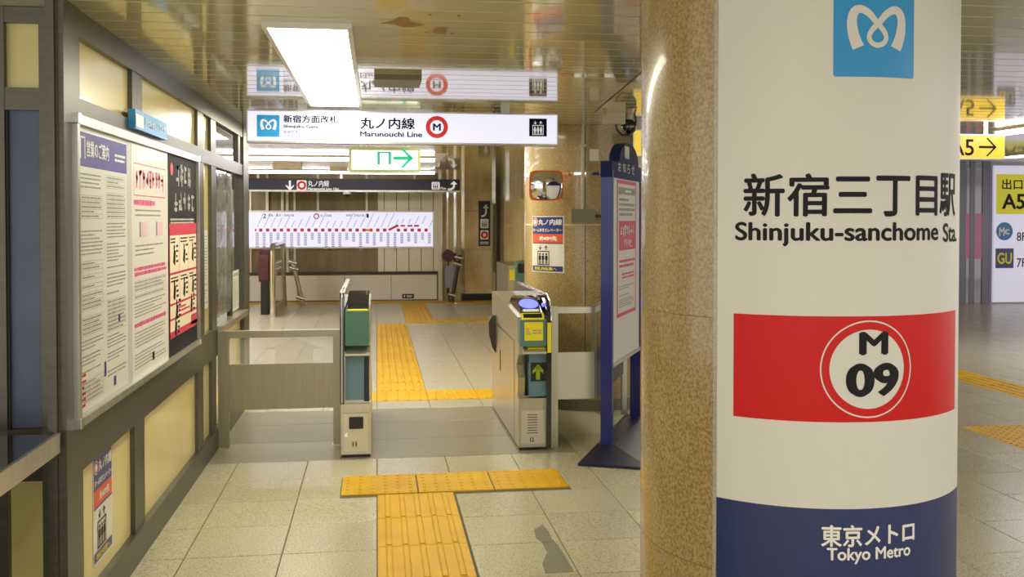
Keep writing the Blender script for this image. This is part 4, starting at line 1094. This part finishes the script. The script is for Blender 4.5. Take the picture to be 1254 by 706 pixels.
# barrier right of the right gate
rb = empty('side_barrier', (1.5, 6.7, 0), 'stainless steel barrier with pale panels between right gate and round column', 'barrier')
RY = 6.64
B('post', M_sst, rb, (1.197, 1.25, RY, RY+.06, 0, .985), bevel=.004)
pts = [(1.245, RY+.01), (1.515, RY+.01), (1.62, 6.95), (2.12, 7.82)]
def wallrun(name, m, z0, z1, ptsl, th=.03):
    bm = bmesh.new()
    for (ax, ay), (bx, by) in zip(ptsl, ptsl[1:]):
        d = Vector((bx-ax, by-ay, 0)).normalized(); n_ = Vector((-d.y, d.x, 0))*th
        prism(bm, [(ax, ay), (bx, by), (bx+n_.x, by+n_.y), (ax+n_.x, ay+n_.y)], 'z', z0, z1)
    return finish(name, bm, m, rb)
wallrun('top_rail', M_sst, .937, .98, [(1.25, RY+.01), (1.515, RY+.01)], .05); wallrun('top_rail', M_sst, .937, .98, [(1.515, RY+.01), (2.0, 7.72)], .05)
wallrun('pale_panel', M_sstw, .335, .662, [(1.25, RY+.015), (1.515, RY+.015)], .02)
wallrun('dark_panel', mat('shaded_steel', (40, 40, 38), .4, .2), .335, .662, [(1.517, RY+.015), (2.0, 7.72)], .02)  # receding side: its shade and dark reflection are put into the colour
B('corner_post', M_sst, rb, (1.50, 1.53, RY+.03, RY+.06, .335, .937)); B('end_post', M_sst, rb, (1.98, 2.02, 7.70, 7.74, 0, .98))

# ================================================================== BLUE NOTICE STAND
A0 = Vector((1.60, 6.5, 0)); ang_ = Vector((2.06-1.60, 7.42-6.5, 0)).normalized()
stn = empty('notice_stand', (1.75, 6.8, 0), 'tall blue floor-standing notice stand with arched top and pink bordered notice', 'notice stand')
mst = map_plane(A0, ang_)
Wd = .95
fr = Print()
fr.rect(-.04, 0, .03, 1.93); fr.rect(Wd, Wd+.055, .03, 1.93)
fr.build('side_frame', M_frameb, stn, mst, -.07, .01)
ar = [(0-.055, 1.88), (Wd+.055, 1.88), (Wd+.055, 1.99)]
for k in range(13):
    a = PI*k/12; ar.append((Wd/2+.06+.34*math.cos(a), 1.99+.16*math.sin(a)))
ar.append((-.055, 1.99))
Print().poly(ar).build('arched_header', mat('blue_header_paint', (34, 40, 92), .6, spec=.15), stn, mst, -.07, .008)
Print().rect(0, Wd, .60, 1.885).build('white_board', M_white, stn, mst, -.05, .0)
Print().rect(0, Wd, .575, .602).build('bottom_rail', M_alu, stn, mst, -.055, .012)
p = Print(); 
for i, chh in enumerate('お知らせ'): p.text(chh, .14+i*.155, .24+i*.155, 1.925, 1.995, .03)
p.build('header_lettering', mat('pale_print', (190, 196, 214), .4), stn, mst, .010)
Print().rect(.36, .52, 2.03, 2.12).build('logo_square', M_sky, stn, mst, .010)
# its notice
nt_ = Print().rect(.14, .80, .90, 1.87).build('stand_notice', M_paper, None, mst, .001, .003); tag(nt_, 'white notice with crimson border on the blue stand', 'notice')
p = Print(); p.rect(.14, .80, 1.845, 1.87).rect(.14, .80, .90, .925).rect(.14, .165, .90, 1.87).rect(.775, .80, .90, 1.87); p.rect(.2, .77, 1.37, 1.58); p.dashes(.22, .75, 1.24, 1.31, 2, 4, .6, ch=.04); p.dashes(.3, .75, 1.16, 1.21, 2, 5, .6, ch=.04); p.build('crimson_print', M_crim, nt_, mst, .004)
p = Print(); p.rect(.18, .77, 1.77, 1.82); p.dashes(.2, .75, 1.61, 1.75, 4, 14, .6, ch=.035); p.dashes(.2, .75, .96, 1.12, 10, 15, .45, ch=.02); p.build('small_print', M_inkg, nt_, mst, .004)
p = Print(); p.dashes(.4, .6, 1.78, 1.81, 1, 2, .6, ch=.03); p.scrawl(.23, .73, 1.47, 1.55, 7, 24); p.scrawl(.36, .64, 1.385, 1.45, 4, 25); p.build('white_lettering', M_prw, nt_, mst, .0055)
# base: sloping foot
bm = bmesh.new()
f0 = onZ(708, 569, 0); f1 = (1.93, 5.93, 0)
top = [mst(-.055, 0, -.07), mst(-.055, 0, .01), mst(Wd+.055, 0, .01), mst(Wd+.055, 0, -.07)]
Np = Vector((ang_.y, -ang_.x, 0))
base_pts = [Vector((1.285, 6.13, 0)), Vector((1.72, 5.95, 0)), Vector((2.65, 7.35, 0)), Vector((2.0, 7.65, 0))]
cen = Vector((1.85, 6.95, 0))
lo = [bm.verts.new(p_) for p_ in base_pts]; mi = [bm.verts.new((p_.x, p_.y, .018)) for p_ in base_pts]
hi = [bm.verts.new((v.x, v.y, .055)) for v in (mst(-.06, 0, .03), mst(-.06, 0, -.09), mst(Wd+.06, 0, -.09), mst(Wd+.06, 0, .03))]
bm.faces.new(lo[::-1])
for i in range(4): bm.faces.new([lo[i], lo[(i+1) % 4], mi[(i+1) % 4], mi[i]])
bmesh.ops.recalc_face_normals(bm, faces=bm.faces[:])
hi_o = [hi[0], hi[1], hi[2], hi[3]]
# match corners by nearest
import itertools
best = min(itertools.permutations(range(4)), key=lambda pm: sum((Vector(mi[i].co)-Vector(hi[pm[i]].co)).length for i in range(4)))
hh_ = [hi[k_] for k_ in best]
for i in range(4): bm.faces.new([mi[i], mi[(i+1) % 4], hh_[(i+1) % 4], hh_[i]])
bm.faces.new(hh_)
finish('sloping_base', bm, M_based, stn)

# ================================================================== PAST THE GATES
# glass screen and stair/escalator ends
gs = empty('glass_screen', (-1.6, 16.8, 0), 'steel framed glass screen beyond the left gate', 'screen')
Xg = onZ(334, 388)[0]
ya, yb = onZ(335, 388)[1], 18.3
def zx(px, py): return onX(px, py, Xg)[2]
tz1 = onX(334, 301, Xg)[2]
poly = [(ya, .02), (ya, tz1-.06), (ya+.12, tz1), (yb-.4, tz1+.0), (yb, .02)]
bm = bmesh.new(); prism(bm, [(ya+.05, .1), (ya+.05, tz1-.05), (yb-.45, tz1-.05), (yb-.08, .1)], 'x', Xg-.006, Xg+.006); finish('pane', bm, mat('smoky_glass', (200, 196, 176), .05, alpha=.55, coat=.5), gs)
TB('frame', M_chrome, gs, [(Xg, ya, 0), (Xg, ya, tz1-.08), (Xg, ya+.1, tz1), (Xg, yb-.4, tz1), (Xg, yb, 0)], .045, 12)
B('kick_plate', M_sst, gs, (Xg-.02, Xg+.02, ya, yb, .0, .14))
# maroon handrail end of the escalator
q0 = onY(317, 345, 16.6); q1 = onY(329, 345, 16.6); zt_ = onY(323, 305, 16.6)[2]; zbm = onY(323, 345, 16.6)[2]
esc = empty('escalator_handrail', (q0[0], 16.9, 0), 'maroon and black rounded escalator handrail end left of the glass screen', 'handrail')
pf = [(16.6, .55), (16.5, .75), (16.52, 1.0), (16.7, zt_-.03), (17.2, zt_), (17.6, zt_), (17.6, .55)]
PR('maroon_shell', M_maroon, esc, pf, 'x', q0[0], q1[0], bevel=.03, smooth=40, seg=3)
PR('black_foot', M_black, esc, [(16.58, 0), (16.58, .56), (17.6, .56), (17.6, 0)], 'x', q0[0]+.03, q1[0]-.01, bevel=.01)
# slanted stair rails left and right
def stair_rail(name, label, a, b, Y, m=M_sst):
    r_ = empty(name, (a[0], Y, 0), label, 'handrail', 'stair handrails')
    A_1 = onY(a[0], a[1], Y) ; B_1 = onY(b[0], b[1], Y)
    r_.location = (B_1[0], Y, 0); WL[r_.name] = Vector((B_1[0], Y, 0))
    B_1 = (B_1[0], Y, 0)
    TB('rail', m, r_, [A_1, B_1], .04, 10)
    for t in (.06, .2, .85):
        c_ = Vector(A_1).lerp(Vector(B_1), t); TB('bracket', M_chrome, r_, [(c_.x-.09, Y-.02, c_.z+.03), (c_.x+.07, Y-.02, c_.z-.02)], .035, 8)
    return r_
stair_rail('stair_rail', 'slanted steel stair rail right of the glass screen', (358, 318), (371, 372), 18.4)
stair_rail('stair_rail', 'slanted dark stair rail with chrome brackets by the marble column', (563, 312), (553, 366), 18.6, M_steeld)
o = empty('folded_gate', (1.55, 18.75, 0), 'grey folded panel with round maroon top beside the marble column', 'folded panel')
a = onY(545, 325, 18.75); b = onY(556, 352, 18.75)
B('panel', M_wallgrey, o, (a[0], b[0], 18.74, 18.79, b[2], a[2]), bevel=.01); B('leg', M_steeld, o, (a[0]+.06, a[0]+.09, 18.75, 18.78, 0, b[2]+.01))
q = onY(549, 313, 18.75); bm = bmesh.new(); tube(bm, [(q[0], 18.74, q[2]), (q[0], 18.79, q[2])], .12, 24); finish('round_top', bm, M_maroon, o, smooth=40)
B('stem', M_steeld, o, (q[0]-.015, q[0]+.015, 18.75, 18.78, a[2]-.01, q[2]))
# machine behind the round column
fm = empty('fare_machine', (1.75, 14.5, 0), 'green and yellow ticket machine partly hidden behind the round column', 'ticket machine')
Y = 13.6; xa = onY(623, 330, Y)[0]; xb = xa+.42
B('cabinet', M_sst, fm, (xa, xb, Y+.02, Y+1.4, 0, onY(630, 325, Y)[2]), bevel=.01)
a = onY(631, 320, Y); PR('green_top', M_teal, fm, [(a[0], .7), (a[0], a[2]-.1), (a[0]+.04, a[2]-.02), (a[0]+.1, a[2]+.01), (a[0]+.25, a[2]+.01), (a[0]+.25, .7)], 'y', Y-.05, Y+.3, bevel=.008)
B('yellow_label', M_yink, fm, (xa+.02, a[0]-.01, Y+.008, Y+.02, onY(625, 343, Y)[2], onY(625, 330, Y)[2]))
B('black_screen', M_black, fm, (a[0]+.03, a[0]+.22, Y-.06, Y-.05, a[2]-.16, a[2]-.03))
